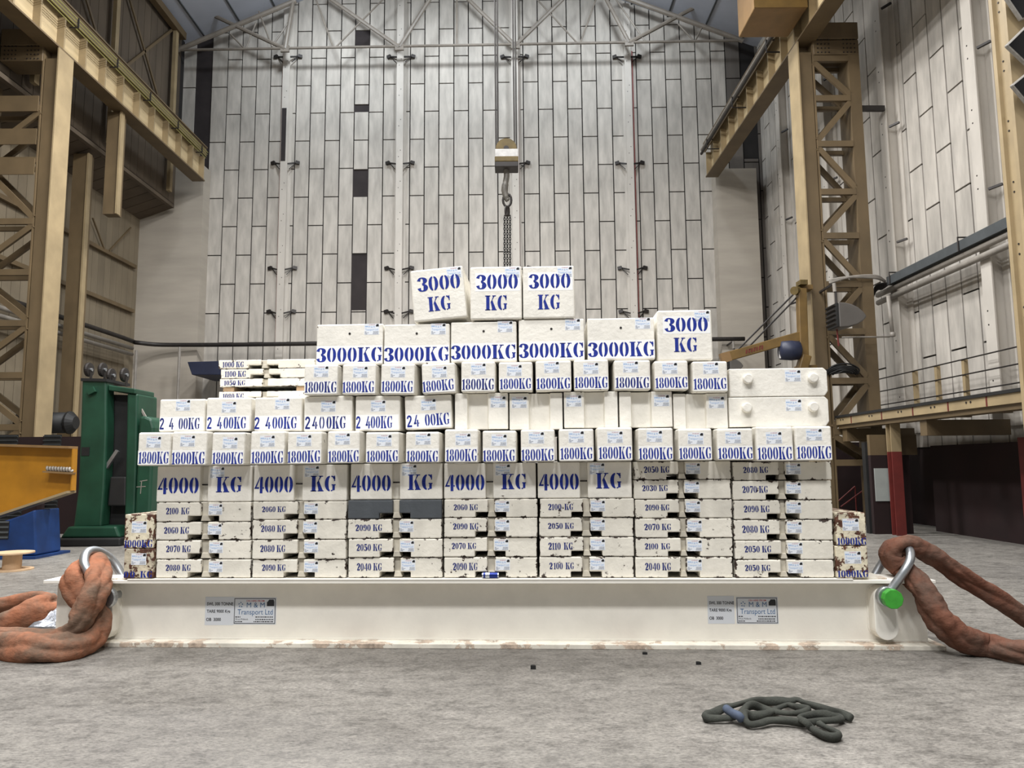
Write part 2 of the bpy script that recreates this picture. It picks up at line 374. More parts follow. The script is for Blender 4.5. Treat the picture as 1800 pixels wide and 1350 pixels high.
def GK(): return .74, [[(.07, 0), (.28, 0), (.28, 1), (.07, 1)], [(0, 0), (.34, 0), (.34, .06), (0, .06)], [(0, .94), (.34, .94), (.34, 1), (0, 1)], [(.32, .42), (.40, .56), (.62, .98), (.53, .98)], [(.46, .94), (.70, .94), (.70, 1), (.46, 1)], [(.36, .58), (.46, .70), (.70, .05), (.45, .05)], [(.40, 0), (.74, 0), (.74, .06), (.40, .06)]]
def GG(): return .64, half(.33, .5, .32, .5, .11, .41, -1) + stroke([(.37, .97, .06), (.48, .93, .1), (.56, .80, .12)]) + [[(.53, 1), (.59, 1), (.59, .66), (.53, .66)], [(.40, .45), (.62, .45), (.62, .38), (.40, .38)], [(.44, .05), (.58, .08), (.58, .38), (.44, .38)], [(.36, .0), (.44, .02), (.44, .09), (.36, .09)]]
def Gs2(): return .56, stroke([(.08, .72, .16), (.14, .88, .16), (.28, .93, .16), (.42, .86, .16), (.45, .7, .16), (.36, .5, .16), (.2, .28, .16), (.12, .14, .16)]) + [[(.02, 0), (.54, 0), (.54, .16), (.02, .16)]]
def Gs4(): return .56, [[(.0, .22), (.16, .22), (.40, 1), (.28, 1)], [(.0, .22), (.28, .22), (.28, .36), (.0, .36)], [(.33, .0), (.48, .0), (.48, .58), (.33, .58)], [(.5, .22), (.57, .22), (.57, .36), (.5, .36)]]
def Gs0(): return .56, half(.28, .5, .27, .5, .13, .35, -1, .05) + half(.28, .5, .27, .5, .13, .35, 1, .05)
GLY = {'0': G0, '1': G1, '2': G2, '3': G3, '4': G4, '5': G5, '6': G6, '7': G7, '8': G8, '9': G9, 'K': GK, 'G': GG, 'a': Gs2, 'b': Gs4, 'c': Gs0}
TXT = {}
def text_mesh(s, ink, seed=0):                 # unit box 0..1 x 0..1 in x,z at y=0
    key = (s, ink.name)
    if key in TXT: return TXT[key]
    mbq = MB(); x = 0; items = []
    for ch in s:
        if ch == ' ': x += .30; continue
        if ch == '_': x += .14; continue
        wd, q = GLY[ch](); items.append((x, q)); x += wd + .05
    x -= .05
    for ox, q in items:
        for f in q: mbq.poly([((ox + px) / x, 0, py) for px, py in f])
    me = mbq.mesh('stencil_lettering', ink, recalc=False); TXT[key] = me; return me
def font_polys(mbq, s, x, z, h, wmax=None, res=2, align='LEFT', bold=0.0):
    cu = bpy.data.curves.new('t', 'FONT'); cu.body = s; cu.size = 1; cu.resolution_u = res; cu.offset = bold
    o = bpy.data.objects.new('t', cu); C.objects.link(o)
    dg = bpy.context.evaluated_depsgraph_get(); me = bpy.data.meshes.new_from_object(o.evaluated_get(dg))
    xs = [v.co.x for v in me.vertices]; x0, x1 = min(xs), max(xs); sc = h / 0.72; sx = sc
    if wmax: sx = wmax / (x1 - x0)
    for p in me.polygons:
        mbq.poly([(x + (me.vertices[i].co.x - x0) * sx, 0, z + me.vertices[i].co.y * sc) for i in p.vertices])
    bpy.data.objects.remove(o); bpy.data.curves.remove(cu); bpy.data.meshes.remove(me)
def rectq(mbq, x0, x1, z0, z1, y=0): mbq.poly([(x0, y, z0), (x1, y, z0), (x1, y, z1), (x0, y, z1)])
def truck(mbq, x, z, s):                        # the little black lorry badge
    rectq(mbq, x, x + s, z, z + s * .55, -.0004)
    mbq.poly([(x + s * .08, -.0004, z + s * .55), (x + s, -.0004, z + s * .55), (x + s * .92, -.0004, z + s * .85), (x + s * .3, -.0004, z + s * .85)])
# hire sticker: unit 1 wide, .74 high
sm = MB()
sm.mi = 0; rectq(sm, 0, 1, 0, .74, .0004)
sm.mi = 1; font_polys(sm, 'ON HIRE FROM', .30, .64, .07, .42)
sm.mi = 2; font_polys(sm, 'M & M', .30, .46, .14, .40); font_polys(sm, 'Transport Ltd', .06, .28, .15, .86)
for k in range(5): sm.poly([(.05 + .045 * k, 0, .50 + .03 * (k % 2)), (.08 + .045 * k, 0, .50 + .03 * (k % 2)), (.075 + .045 * k, 0, .60), (.045 + .045 * k, 0, .60)])
sm.mi = 3; truck(sm, .78, .55, .19)
sm.mi = 4
for (a, b_, zz) in ((.04, .16, .18), (.04, .30, .11), (.04, .2, .04), (.6, .95, .18), (.6, .95, .11), (.56, .95, .04)):
    x = a
    while x < b_ - .02:
        l = random.choice((.03, .05, .04)); rectq(sm, x, min(x + l, b_), zz, zz + .045); x += l + .015
STICK = sm.mesh('hire_sticker', [MT['stick'], MT['red'], MT['stickblue'], MT['black'], MT['print']], recalc=False)
quad_me = {}
def patch_mesh():
    if 'p' not in quad_me:
        q = MB(); rectq(q, 0, 1, 0, 1); quad_me['p'] = q.mesh('paint_patch', MT['patch'], recalc=False)
    return quad_me['p']
def child(name, me, parent, loc, sc, label=None, rot=None):
    o = bpy.data.objects.new(name, me); C.objects.link(o); o.parent = parent; o.location = loc; o.scale = sc
    if rot: o.rotation_euler = rot
    if label: o['label'] = label
    return o

# ------------------------------------------------------------------ the test weights
TOPS = []        # (u0,u1,w0,w1,z) of what can carry a block
PLATE_Z = S.px(900, 1017.5, -0.03)[1]
def support(ua, ub, wa, wb, lo, below=99):
    z = lo
    for (a, b, c, d, t) in TOPS:
        if a < ub - .02 and b > ua + .02 and c < wb - .02 and d > wa + .02 and t < below: z = max(z, t)
    return z
def place(px0, px1, py0, py1, wfront, L, label, group, tilt=0.0, name='test_weight', snap=True, yaw=0.0):
    """front face from four picture edges; returns Empty, width, height"""
    pc = (px0 + px1) / 2
    ua = S.px(px0, (py0 + py1) / 2, wfront)[0] + .003; ub = S.px(px1, (py0 + py1) / 2, wfront)[0] - .003
    zt = S.px(pc, py0, wfront)[1]; zb = S.px(pc, py1, wfront)[1]
    if snap:
        s_ = support(ua, ub, wfront, wfront + L, -9, (zt + zb) / 2)
        if s_ > 0: zb = s_ + .005 + (ub - ua) / 2 * abs(math.sin(tilt))
        if zt - zb < .03: zt = zb + .03
    loc = S(((ua + ub) / 2, wfront + L / 2, zb))
    e = thing(name, label, 'weight', loc, group, (0, -tilt, -S.th + yaw))
    TOPS.append((ua, ub, wfront, wfront + L, zt))
    return e, ub - ua, zt - zb
def add_text(e, s, W, H, L, x0, x1, z0, z1, ink, patch=None, rot=0.0):
    y = -L / 2
    if patch:
        a, b_, c_, d_ = patch
        child('paint_patch', patch_mesh(), e, (-W / 2 + a * W, y - .0008, c_ * H), ((b_ - a) * W, 1, (d_ - c_) * H), 'patch of fresh white paint')
    return child('stencil_lettering', text_mesh(s, ink), e, (-W / 2 + x0 * W, y - .0018, z0 * H), ((x1 - x0) * W, 1, (z1 - z0) * H), 'blue stencilled lettering', (0, rot, 0))
def add_sticker(e, W, H, L, x, z, sw=.135, rot=0.0):   # x,z = lower left corner in metres
    return child('hire_sticker', STICK, e, (x, -L / 2 - .0014, z), (sw, 1, sw), 'small pale blue hire sticker', (0, rot, 0))
def block_body(e, W, H, L, mat, bev=.012):
    q = MB(); q.box(-W / 2, W / 2, -L / 2, L / 2, 0, H); return q.part('body', mat, e, local=True, bevel=bev)
ORD = ['first', 'second', 'third', 'fourth', 'fifth', 'sixth', 'seventh', 'eighth', 'ninth', 'tenth', 'eleventh', 'twelfth', 'thirteenth', 'fourteenth', 'fifteenth', 'sixteenth', 'seventeenth', 'eighteenth']
jit = lambda s: random.uniform(-s, s)

# --- the spreader beam the stack stands on
def spreader(name, label, w0, front):
    ul = S.px(76, 1021, -.03)[0]; ur = S.px(1645, 1021, -.03)[0]
    e = thing(name, label, 'beam', S(((ul + ur) / 2, w0 + .17, 0)))
    q = MB(S); q.box(ul, ur, w0, w0 + .36, PLATE_Z - .042, PLATE_Z - .012); q.part('top_flange', MT['beam'], e, bevel=.004)
    q = MB(S); q.box(ul - .02, ur + .05, w0, w0 + .36, 0.0, .040); q.part('bottom_flange', MT['flange'], e, bevel=.004)
    q = MB(S); q.box(ul + .03, ur - .02, w0 + .165, w0 + .195, .040, PLATE_Z - .042); q.part('web', MT['beam'], e)
    q = MB(S)                                        # welds along the web
    for zz in (.040, PLATE_Z - .042):
        q.box(ul + .03, ur - .02, w0 + .153, w0 + .166, zz - (0 if zz < .1 else .012), zz + (.012 if zz < .1 else 0))
    q.part('weld_bead', MT['beam'], e)
    return e, ul, ur
beam, BUL, BUR = spreader('spreader_beam', 'long cream steel spreader beam on the floor carrying the stack of weights', -.03, True)
rear, _, _ = spreader('spreader_beam', 'second cream steel beam, behind the front one, showing only beside the end weights', 1.5, False)
WEBW = .135                                        # front face of the web
pl = S.px(223, 1021, -.035)[0]; pr = S.px(1500, 1021, -.035)[0]
plate = MB(S); plate.box(pl, pr, -.035, 1.86, PLATE_Z - .0115, PLATE_Z)
plate.part('deck_plate', MT['beam'], beam, bevel=.003)
deck_end = MB(S); deck_end.box(S.px(196, 1018, 0)[0], pl - .004, .01, .33, PLATE_Z - .0115, PLATE_Z); deck_end.part('packing_plate', MT['flange'], beam)
deck_end = MB(S); deck_end.box(pr + .004, S.px(1560, 1018, 0)[0], .01, .33, PLATE_Z - .0115, PLATE_Z); deck_end.part('packing_plate', MT['flange'], beam)
TOPS.append((BUL, BUR, -.05, 2.2, PLATE_Z))
# rounded lug plates on the web, one at each end
def lug(px, pya, pyb, hw):
    LW = 0.0; u, za = S.px(px, pya, LW); _, zb = S.px(px, pyb, LW); P = []
    for k in range(13):
        t = math.pi * k / 12; P.append((u + hw * math.cos(t), za - hw + hw * math.sin(t)))
    for k in range(13):
        t = math.pi + math.pi * k / 12; P.append((u + hw * math.cos(t), zb + hw + hw * math.sin(t)))
    q = MB(S); q.prism(P, LW, WEBW + .001, 'y'); q.part('lug_plate', MT['beam'], beam, bevel=.006)
    q = MB(S); q.prism([(u + (x - u) * 1.12, zb + (z - zb) * 1.03 - .004) for x, z in P], WEBW - .008, WEBW + .002, 'y'); q.part('weld_bead', MT['beam'], beam)
    return u
uR = lug(1555, 1030, 1126, .098); uL = lug(181, 1030, 1126, .098)
# the printed labels on the web
def sign_in(name, x0, x1, y0_, y1_, build, label):
    ua, zt = S.px(x0, y0_, WEBW); ub, zb = S.px(x1, y1_, WEBW); q = MB(); W, H = ub - ua, zt - zb
    mats = build(q, W, H); me = q.mesh(name, mats, recalc=False)
    o = child(name, me, beam, (0, 0, 0), (1, 1, 1), label); o.location = S((ua, WEBW - .002, zb)) - LOC[beam]; o.rotation_euler = (0, 0, -S.th)
def swl(q, W, H):
    q.mi = 0; rectq(q, 0, W, 0, H, .001); q.mi = 1
    font_polys(q, 'SWL 300 TONNE', W * .06, H * .70, H * .11, W * .93, 3, bold=.02)
    font_polys(q, 'TARE 9000 Kgs', W * .06, H * .44, H * .11, W * .83, 3, bold=.02)
    font_polys(q, 'OB  3000', W * .05, H * .15, H * .11, W * .52, 3, bold=.02)
    return [MT['labelw'], MT['black']]
def hire(q, W, H):
    q.mi = 0; rectq(q, 0, W, 0, H, .001); q.mi = 1; t = W * .014; a = W * .02
    for r in ((a, W - a, a, a + t), (a, W - a, H - a - t, H - a), (a, a + t, a, H - a), (W - a - t, W - a, a, H - a)): rectq(q, r[0], r[1], r[2], r[3])
    q.mi = 2; font_polys(q, 'ON HIRE FROM', W * .30, H * .84, H * .065, W * .42, 2, bold=.01)
    q.mi = 3; font_polys(q, 'M & M', W * .31, H * .63, H * .19, W * .42, 3); font_polys(q, 'Transport Ltd', W * .10, H * .37, H * .20, W * .82, 3)
    for k in range(5):
        t0 = k * 1.25; q.poly([(W * (.17 + .055 * math.cos(t0 + d)), 0, H * (.73 + .10 * math.sin(t0 + d))) for d in (0, .3, .6)] + [(W * (.17 + .02 * math.cos(t0)), 0, H * (.73 + .04 * math.sin(t0)))])
    q.mi = 1; truck(q, W * .78, H * .68, W * .17)
    font_polys(q, 'West Midlands', W * .05, H * .17, H * .06, W * .30, 1)
    for (xa, xb, zz) in ((.05, .17, .26), (.05, .22, .09), (.52, .94, .26), (.52, .94, .17), (.48, .94, .09)):
        x = xa
        while x < xb - .015:
            l = random.choice((.03, .045, .022)); rectq(q, W * x, W * min(x + l, xb), H * zz, H * (zz + .036)); x += l + .012
    return [MT['labelw'], MT['black'], MT['red'], MT['signblue']]
sign_in('rating_label', 361.5, 409.5, 1049, 1099, swl, 'white label reading SWL 300 TONNE')
sign_in('hire_sign', 411, 485, 1050, 1098, hire, 'blue and white framed hire sign')
sign_in('rating_label', 1243, 1292, 1047.5, 1096.5, swl, 'white label reading SWL 300 TONNE')
sign_in('hire_sign', 1293, 1369, 1049, 1097, hire, 'blue and white framed hire sign')

# --- slab weights with a lifting groove and fork notch
def slab(px0, px1, py0, py1, g0, g1, txt, label, group, wf=0.0, L=1.85, n0=.335, n1=.665, nh=.29, grey=False, sticker=True, ink='inkdark', tb=None):
    e, W, H = place(px0, px1, py0, py1, wf, L, label, group)
    x = lambda f: -W / 2 + f * W
    y = -L / 2; d = .045; h = H * nh
    q = MB(); q.prism([(x(0), 0), (x(n0), 0), (x(n0), h), (x(n1), h), (x(n1), 0), (x(1), 0), (x(1), H), (x(0), H)], y + d, L / 2)
    q.part('body', MT['slab'], e, local=True, bevel=.006)
    for nm, P in (('left', [(x(0), 0), (x(n0), 0), (x(n0), h), (x(g0), h), (x(g0), H), (x(0), H)]), ('right', [(x(g1), h), (x(n1), h), (x(n1), 0), (x(1), 0), (x(1), H), (x(g1), H)])):
        q = MB(); q.prism(P, y, y + d + .001); q.part('front_pad', MT['grey' if grey else 'slab'], e, local=True, bevel=.009).__setitem__('label', 'grey painted front pad' if grey else 'chipped white front pad')
    q = MB(); gm = (g0 + g1) / 2; gw = (g1 - g0)
    q.prism([(x(gm - gw * .55), .004), (x(gm + gw * .75), .004), (x(gm + gw * .45), h + .005), (x(gm - gw * .4), h + .005)], y + .02, y + .12)
    q.part('lifting_lug', MT['rim'], e, local=True, bevel=.004)
    q = MB(); q.box(x(g0) + .001, x(g1) - .001, y + d - .006, y + d + .002, h, H - .004); q.part('groove_face', MT['rim'], e, local=True)
    if txt and not grey:
        if tb: add_text(e, txt, W, H, L, *tb, MT[ink])
        else: add_text(e, txt, W, H, L, .095 + jit(.012), .36 + jit(.01), .39 + jit(.03), .73, MT[ink])
    if sticker and not grey: add_sticker(e, W, H, L, x(g1) + .008, H - .112, .128)
    return e
COLS = [(273, 441.5, .475, .55), (442.3, 609.6, .478, .54), (611, 778.5, .482, .55), (779.5, 945.6, .472, .54), (947, 1115, .463, .536), (1116, 1289, .463, .52), (1291.5, 1467.5, .468, .53)]
ROWS = [
 [(983.7, 1017, '2080 KG'), (950, 983, '2070 KG'), (917.8, 949, '2060 KG'), (883, 917, '2100_ KG')],
 [(983.5, 1015, '2090 KG'), (949, 982, '2080 KG'), (914, 947, '2080 KG'), (881.5, 912, '2060 KG')],
 [(980.5, 1015.5, '2040 KG'), (947.5, 979.5, '2050 KG'), (912.7, 946.5, '2090 KG'), (879, 911.7, None)],
 [(979.7, 1014.5, '2090 KG'), (945, 978.7, '2070 KG'), (910.5, 943.7, '2090 KG'), (877.5, 909.5, '2060 KG')],
 [(979, 1014, '2_100_ KG'), (944.5, 978, '2110_ KG'), (910, 943.5, '2050 KG'), (876.5, 909, '2100_ KG')],
 [(979.7, 1014.5, '2040 KG'), (946, 978.7, '2100_ KG'), (911.5, 945, '2070 KG'), (877.7, 910.5, '2090 KG'), (843.5, 876.5, '2030 KG'), (811, 842.6, '2050 KG')],
 [(984.5, 1017, '2050 KG'), (950.5, 983.5, '2050 KG'), (914, 949.5, '2080 KG'), (879.4, 913, '2090 KG'), (845, 878.4, '2070 KG'), (811.5, 844, '2080 KG')]]
LEVEL = ['bottom', 'second from the bottom', 'third from the bottom', 'fourth from the bottom', 'fifth from the bottom', 'topmost']
for ci, (a, b_, g0, g1) in enumerate(COLS):
    for ri, (t, bt, s_) in enumerate(ROWS[ci]):
        dx = jit(1.0) if ri else 0
        if ci == 6 and ri > 1: dx = -2.5
        if ci == 6 and ri > 3: dx = -4.5
        if ci == 5 and ri > 3: dx = -3.0
        if s_: lab = f"white slab weight stencilled {s_.replace('_', '')}, {LEVEL[ri]} in slab column {ORD[ci]} from left"
        else: lab = 'slab weight with blank slate grey front, under the third 4000 KG block'
        slab(a + dx + .6, b_ + dx - .6, t, bt, g0 + jit(.008), g1 + jit(.008), s_, lab, 'grooved slab weights in the lower stack', grey=s_ is None, wf=jit(.008) + .005)

# --- 4000 KG blocks
B4 = [(274.5, 443.5, 819, 882.3, .457, .538), (444.7, 611, 817, 880.5, .437, .523), (615, 778.5, 814.7, 878, .454, .538), (779.4, 943, 814, 876.5, .456, .537), (944, 1111.5, 812, 875.5, .452, .532)]
for i, (a, b_, t, bt, g0, g1) in enumerate(B4):
    L = 1.85; lab = f'big grooved block stencilled 4000 KG, {ORD[i]} of five from the left'
    e, W, H = place(a + .5, b_ - .5, t, bt, .012, L, lab, 'five 4000 KG blocks'); x = lambda f: -W / 2 + f * W; y = -L / 2
    q = MB(); q.prism([(x(0), y), (x(g0), y), (x(g0), y + .07), (x(g1), y + .07), (x(g1), y), (x(1), y), (x(1), L / 2), (x(0), L / 2)], 0, H, 'z')
    q.part('body', MT['white'], e, local=True, bevel=.010)
    q = MB(); q.cyl((x(g0) + .002, y + .045, H * .47), (x(g1) - .002, y + .045, H * .47), .007, 8); q.part('lifting_bar', MT['dark'], e, local=True)
    add_text(e, '4000', W, H, L, .01, g0 - .012, .235, .68, MT['ink']); add_text(e, 'KG', W, H, L, g1 + .09, g1 + .36, .26, .69, MT['ink'])
    add_sticker(e, W, H, L, x(g1) + .02, H - .112)

# --- rusty end blocks
RB = [(217, 270, 964.4, 1017.8, 'badly rusted white end weight, lower one at the left end of the stack', '0_0  KG', -.02, 'l'),
      (218, 270.8, 904, 961.8, 'flaking white end weight stencilled 1000KG, upper one at the left end', '1000KG', -.02, 'l'),
      (1469.5, 1526.5, 960, 1016.7, 'rust-stained cream end weight, lower one at the right end of the stack', '1000KG', -.02, 'r'),
      (1469, 1523, 901, 956.8, 'rust-stained cream end weight, upper one at the right end of the stack', '1000KG', -.02, 'r')]
for (a, b_, t, bt, lab, s_, wf, sd) in RB:
    L = 1.3; e, W, H = place(a, b_, t, bt, wf, L, lab, 'rusty end weights')
    block_body(e, W, H, L, MT['rustier' if s_.startswith('0') else 'rusty'], .008)
    add_text(e, s_, W, H, L, .02, .98, .02, .24, MT['ink'])
    add_sticker(e, W, H, L, -.07 + jit(.02), H * .45, .14)

# --- lower row of eighteen 1800KG blocks
CR = [(241.5, 299.5, 760, 815.0), (301, 363.3, 758.5, 817), (371.5, 430, 760, 815.5), (439.5, 500.5, 758, 815), (504.5, 566, 759, 814), (575, 633, 757.7, 813.6), (642, 702, 759.5, 812.3), (712.3, 772.7, 759, 811), (781, 840.8, 754.5, 809.5), (847.4, 908, 757, 810.8), (914.8, 976, 755, 810), (981.8, 1044.5, 754, 807.5), (1049, 1112.4, 751, 807.8), (1121, 1184, 752.3, 808), (1191.8, 1252.4, 753.3, 807.3), (1260, 1324.6, 753, 807.5), (1328.6, 1395, 749.8, 806), (1397.3, 1463, 749, 806)]
ty = lambda: (.03 + jit(.015), .965 + jit(.012))
for i, (a, b_, t, bt) in enumerate(CR):
    L = 1.95; wf = -.15 + jit(.012)
    e, W, H = place(a, b_, t, bt, wf, L, f'squat white block stencilled 1800KG, {ORD[i]} from left in the lower 1800KG row', 'lower row of 1800KG blocks', tilt=jit(.006))
    block_body(e, W, H, L, MT['white'], .016)
    x0, x1 = ty(); z0 = .05 + jit(.02)
    add_text(e, '1800KG', W, H, L, x0, x1, z0, z0 + .36, MT['ink'], (.02, .98, .03, .45), rot=jit(.012))
    add_sticker(e, W, H, L, -W / 2 + W * (.28 + jit(.05)), H * (.54 + jit(.05)), .138, rot=jit(.03))

# --- row of 2400KG blocks, notched blocks and pinned boxes
DR = [(279.3, 360.2, 701.7, 756.8, 'a_ _b_ _00KG', .02, .90), (361.7, 441.5, 699, 756.5, 'a_ _b_00KG', .03, .90), (446.5, 531, 698.4, 755, 'a_ _b_00KG', .01, .90), (533.6, 619.8, 696, 753.3, 'a_b_c_0KG', .03, .87), (624, 703.8, 695.8, 754.5, 'a_ _b00KG', .02, .83), (712.3, 795.5, 694.7, 753.8, 'a_b_ _00KG', .04, .95)]
for i, (a, b_, t, bt, s_, x0, x1) in enumerate(DR):
    L = 1.85; tl = .035 if i == 5 else jit(.004)
    e, W, H = place(a, b_, t, bt, -.02, L, f'white block stencilled 2400KG, {ORD[i]} of six from the left', 'row of 2400KG blocks', tilt=tl)
    block_body(e, W, H, L, MT['white'], .014)
    add_text(e, s_, W, H, L, x0, x1, .07, .42, MT['inkdark'] if i in (0, 3) else MT['ink'], (.02, .97, .04, .46), rot=-.03 if i == 5 else 0)
    add_sticker(e, W, H, L, -W / 2 + W * (.33 + (.13 if i == 2 else 0) + jit(.03)), H * (.64 if i in (0, 2) else .55), .138)
NB = [(799, 893.5, 691, 751.6, .235, .632, 'R'), (895, 989.4, 691, 752.3, .365, .77, 'L'), (990.8, 1086.6, 688.4, 748.5, .375, .757, 'L'), (1088.4, 1182.3, 688.4, 748.6, .223, .612, 'R'), (1183.4, 1279.6, 691.6, 750.2, .227, .613, 'R')]
for i, (a, b_, t, bt, s0, s1, sd) in enumerate(NB):
    L = 1.85; e, W, H = place(a, b_, t, bt, -.01, L, f'blank white block with a wide upright slot in its front, {ORD[i]} of five', 'slotted blank blocks', tilt=0)
    x = lambda f: -W / 2 + f * W; y = -L / 2; d = .05
    q = MB(); q.prism([(x(0), y), (x(s0), y), (x(s0) + .008, y + d), (x(s1) - .008, y + d), (x(s1), y), (x(1), y), (x(1), L / 2), (x(0), L / 2)], 0, H, 'z')
    q.part('body', MT['white'], e, local=True, bevel=.007)
    xs = x(s1) + .02 if sd == 'R' else x(0) + .02
    add_sticker(e, W, H, L, xs, H - .135, .14)
PB = [(1281.3, 1457.6, 697.7, 747.8, 1312, 1429.7, 715.5, 'lower'), (1281.5, 1455.3, 647.4, 696.5, 1313.8, 1428.9, 665.5, 'upper')]
for (a, b_, t, bt, p0, p1, py, nm) in PB:
    L = 1.85; e, W, H = place(a, b_, t, bt, -.02, L, f'long blank white box weight with two round pins, {nm} of the two', 'pinned box weights')
    c_ = .03; q = MB(); q.prism([(-W / 2, 0), (W / 2 - c_, 0), (W / 2, c_ * 1.4), (W / 2, H - c_), (W / 2 - c_, H), (-W / 2, H)], -L / 2, L / 2)
    q.part('body', MT['white'], e, local=True, bevel=.008)
    for pp in (p0, p1):
        xx = -W / 2 + (pp - a) / (b_ - a) * W; zz = H * (1 - (py - t) / (bt - t))
        q = MB(); q.lathe([(.044, .045), (.044, .004), (.036, -.003)][::-1], (xx, -L / 2 - .042, zz), 24, 'y'); q.part('lifting_pin', MT['white'], e, local=True, smooth=False, bevel=.003)
    add_sticker(e, W, H, L, -W / 2 + W * .57, H * .52, .14)

# --- the little stack of one-tonne slabs at the back left, on timber
SR = [(383.7, 553, 687.5, 703.5, '1080 KG', 'bottom of its stack, over the second 2400KG block'), (386, 556, 665.2, 680.2, '1050 KG', 'just above the timber packer'), (387.3, 557, 648, 664, '1100 KG', 'second from the top'), (383.3, 554, 632, 646.5, '1000 KG', 'topmost of the thin slabs')]
for i, (a, b_, t, bt, s_, where) in enumerate(SR):
    if i == 1:
        ua, zt = S.px(391, 679.5, .42); ub, zb = S.px(410, 687.4, .42); zb = support(ua, ub, .45, 1.2, 0) + .001
        for (pa, pb, nm) in ((391, 410, 'left'), (520, 540, 'right')):
            ua = S.px(pa, 680, .42)[0]; ub = S.px(pb, 680, .42)[0]
            q = MB(S); q.box(ua, ub, .44, 1.3, zb, S.px(400, 680.6, .42)[1]); q.top('timber_packer', MT['wood'], f'short pale timber packer between thin slabs, the {nm}-hand one', 'timber', 'timber packers between the thin slabs')
            TOPS.append((ua, ub, .44, 1.3, S.px(400, 680.6, .42)[1]))
    slab(a, b_, t, bt, .445, .50, s_, f'thin white slab stencilled {s_}, {where}', 'thin one-tonne slabs at the back left', wf=.42, L=1.0, n0=.31, n1=.62, nh=.42 if i != 1 else .04, sticker=False, tb=(.045, .265, .16, .80))

# --- upper row of eleven 1800KG blocks
FR = [(533.6, 594, 641, 695.4), (601, 661, 640, 692.6), (668.5, 729, 639.5, 695.6), (742, 802, 638.5, 693.6), (810, 871, 635.5, 690.4), (876, 936.5, 636.3, 691), (941, 1005, 634, 689), (1008.5, 1070.6, 632, 686.6), (1079, 1144, 633, 686.5), (1150, 1210.5, 634, 687.6), (1216.8, 1279.6, 635, 688.8)]
for i, (a, b_, t, bt) in enumerate(FR):
    L = .38 if i == 0 else 1.85; wf = -.07 + jit(.01); tl = {2: -.012, 3: .04}.get(i, jit(.007))
    e, W, H = place(a, b_, t, bt, wf, L, f'squat white block stencilled 1800KG, {ORD[i]} from left in the upper 1800KG row', 'upper row of 1800KG blocks', tilt=tl)
    block_body(e, W, H, L, MT['white'], .016)
    x0, x1 = ty(); z0 = .07 + jit(.02)
    add_text(e, '1800KG', W, H, L, x0, x1, z0, z0 + .36, MT['inkdark'] if i in (0, 4, 8) else MT['ink'], (.02, .98, .04, .46), rot=-.04 if i == 3 else jit(.012))
    add_sticker(e, W, H, L, -W / 2 + W * (.28 + jit(.05)), H * (.55 + jit(.05)), .138, rot=jit(.03))

# --- wide 3000KG blocks and the square ones
GR = [(555.8, 673.4, 569.7, 639), (674.4, 790.8, 569.7, 638.5), (792, 908.6, 565.6, 637), (911.2, 1027.8, 561, 635), (1032.2, 1151.4, 559, 634.5)]
for i, (a, b_, t, bt) in enumerate(GR):
    L = 1.8; e, W, H = place(a, b_, t, bt, .02, L, f'wide white block stencilled 3000KG in one line, {ORD[i]} of five from the left', 'wide 3000KG blocks')
    block_body(e, W, H, L, MT['white'], .012)
    add_text(e, '3000KG', W, H, L, .005, .99, .075, .425, MT['ink'], (.004, .996, .04, .47))
    add_sticker(e, W, H, L, W / 2 - .175, H * .73, .14)
    q = MB(); q.lathe([(.011, 0), (.011, .004), (.002, .0045)], (-W / 2 + W * .5, -L / 2 - .003, H * .765), 12, 'y'); q.part('lifting_hole', MT['dark'], e, local=True)
HB = [(1155.8, 1252.4, 545, 634, 'square white block stencilled 3000 over KG, low one at the right end of its row', 0, .05), (727.5, 821.5, 471, 562.5, 'square white 3000 KG block tilted on the top tier, left of three', .085, -.03), (826, 917.6, 468.5, 563, 'square white 3000 KG block on the top tier, middle of three', 0, 0), (918.6, 1010.2, 467.5, 558.6, 'square white 3000 KG block on the top tier, right of three', 0, 0)]
for i, (a, b_, t, bt, lab, tl, yw) in enumerate(HB):
    L = 1.7; e, W, H = place(a, b_, t, bt, 0.0 if i else -.03, L, lab, 'square 3000 KG blocks', tilt=tl, yaw=0)
    block_body(e, W, H, L, MT['white'], .014)
    add_text(e, '3000', W, H, L, .12 if i else .13, .93, .57, .85, MT['ink'], (.1, .97, .53, .88) if i != 1 else None); add_text(e, 'KG', W, H, L, .29, .72, .17, .45, MT['ink'])
    add_sticker(e, W, H, L, W / 2 - .155, H - .112, .138)
# --- drink can lying in a fork notch
u, z = S.px(862, 1010, -.01)
e = thing('drink_can', 'small blue and silver drink can lying in the fork notch of a bottom slab', 'can', S((u, -.005, PLATE_Z)))
r = .026; cc = S((u, .0, PLATE_Z + r + .002)); ax = S.e1
def tube_part(nm, a, b_, rr, m): q = MB(); q.cyl(cc + ax * a, cc + ax * b_, rr, 20); return q.part(nm, m, e, smooth=False)
tube_part('can_body', -.062, -.006, r, MT['canblue']); tube_part('can_body', -.0055, .064, r * 1.0, MT['canblue']); tube_part('silver_band', -.045, -.008, r + .0006, MT['cansilver']); tube_part('can_rim', -.073, -.0625, r * .86, MT['cansilver']); tube_part('can_rim', .0645, .074, r * .86, MT['cansilver'])
# ================================================================== the hall
XL, XR = -15.3, 10.6            # lower side walls
XUL = -13.9                     # upper left wall
APX = -2.4; ZAP = 24.3          # ridge
def roofz(x): return ZAP - 0.39 * abs(x - APX)
def girder_z(): return onX(337, 296, -12.26).z
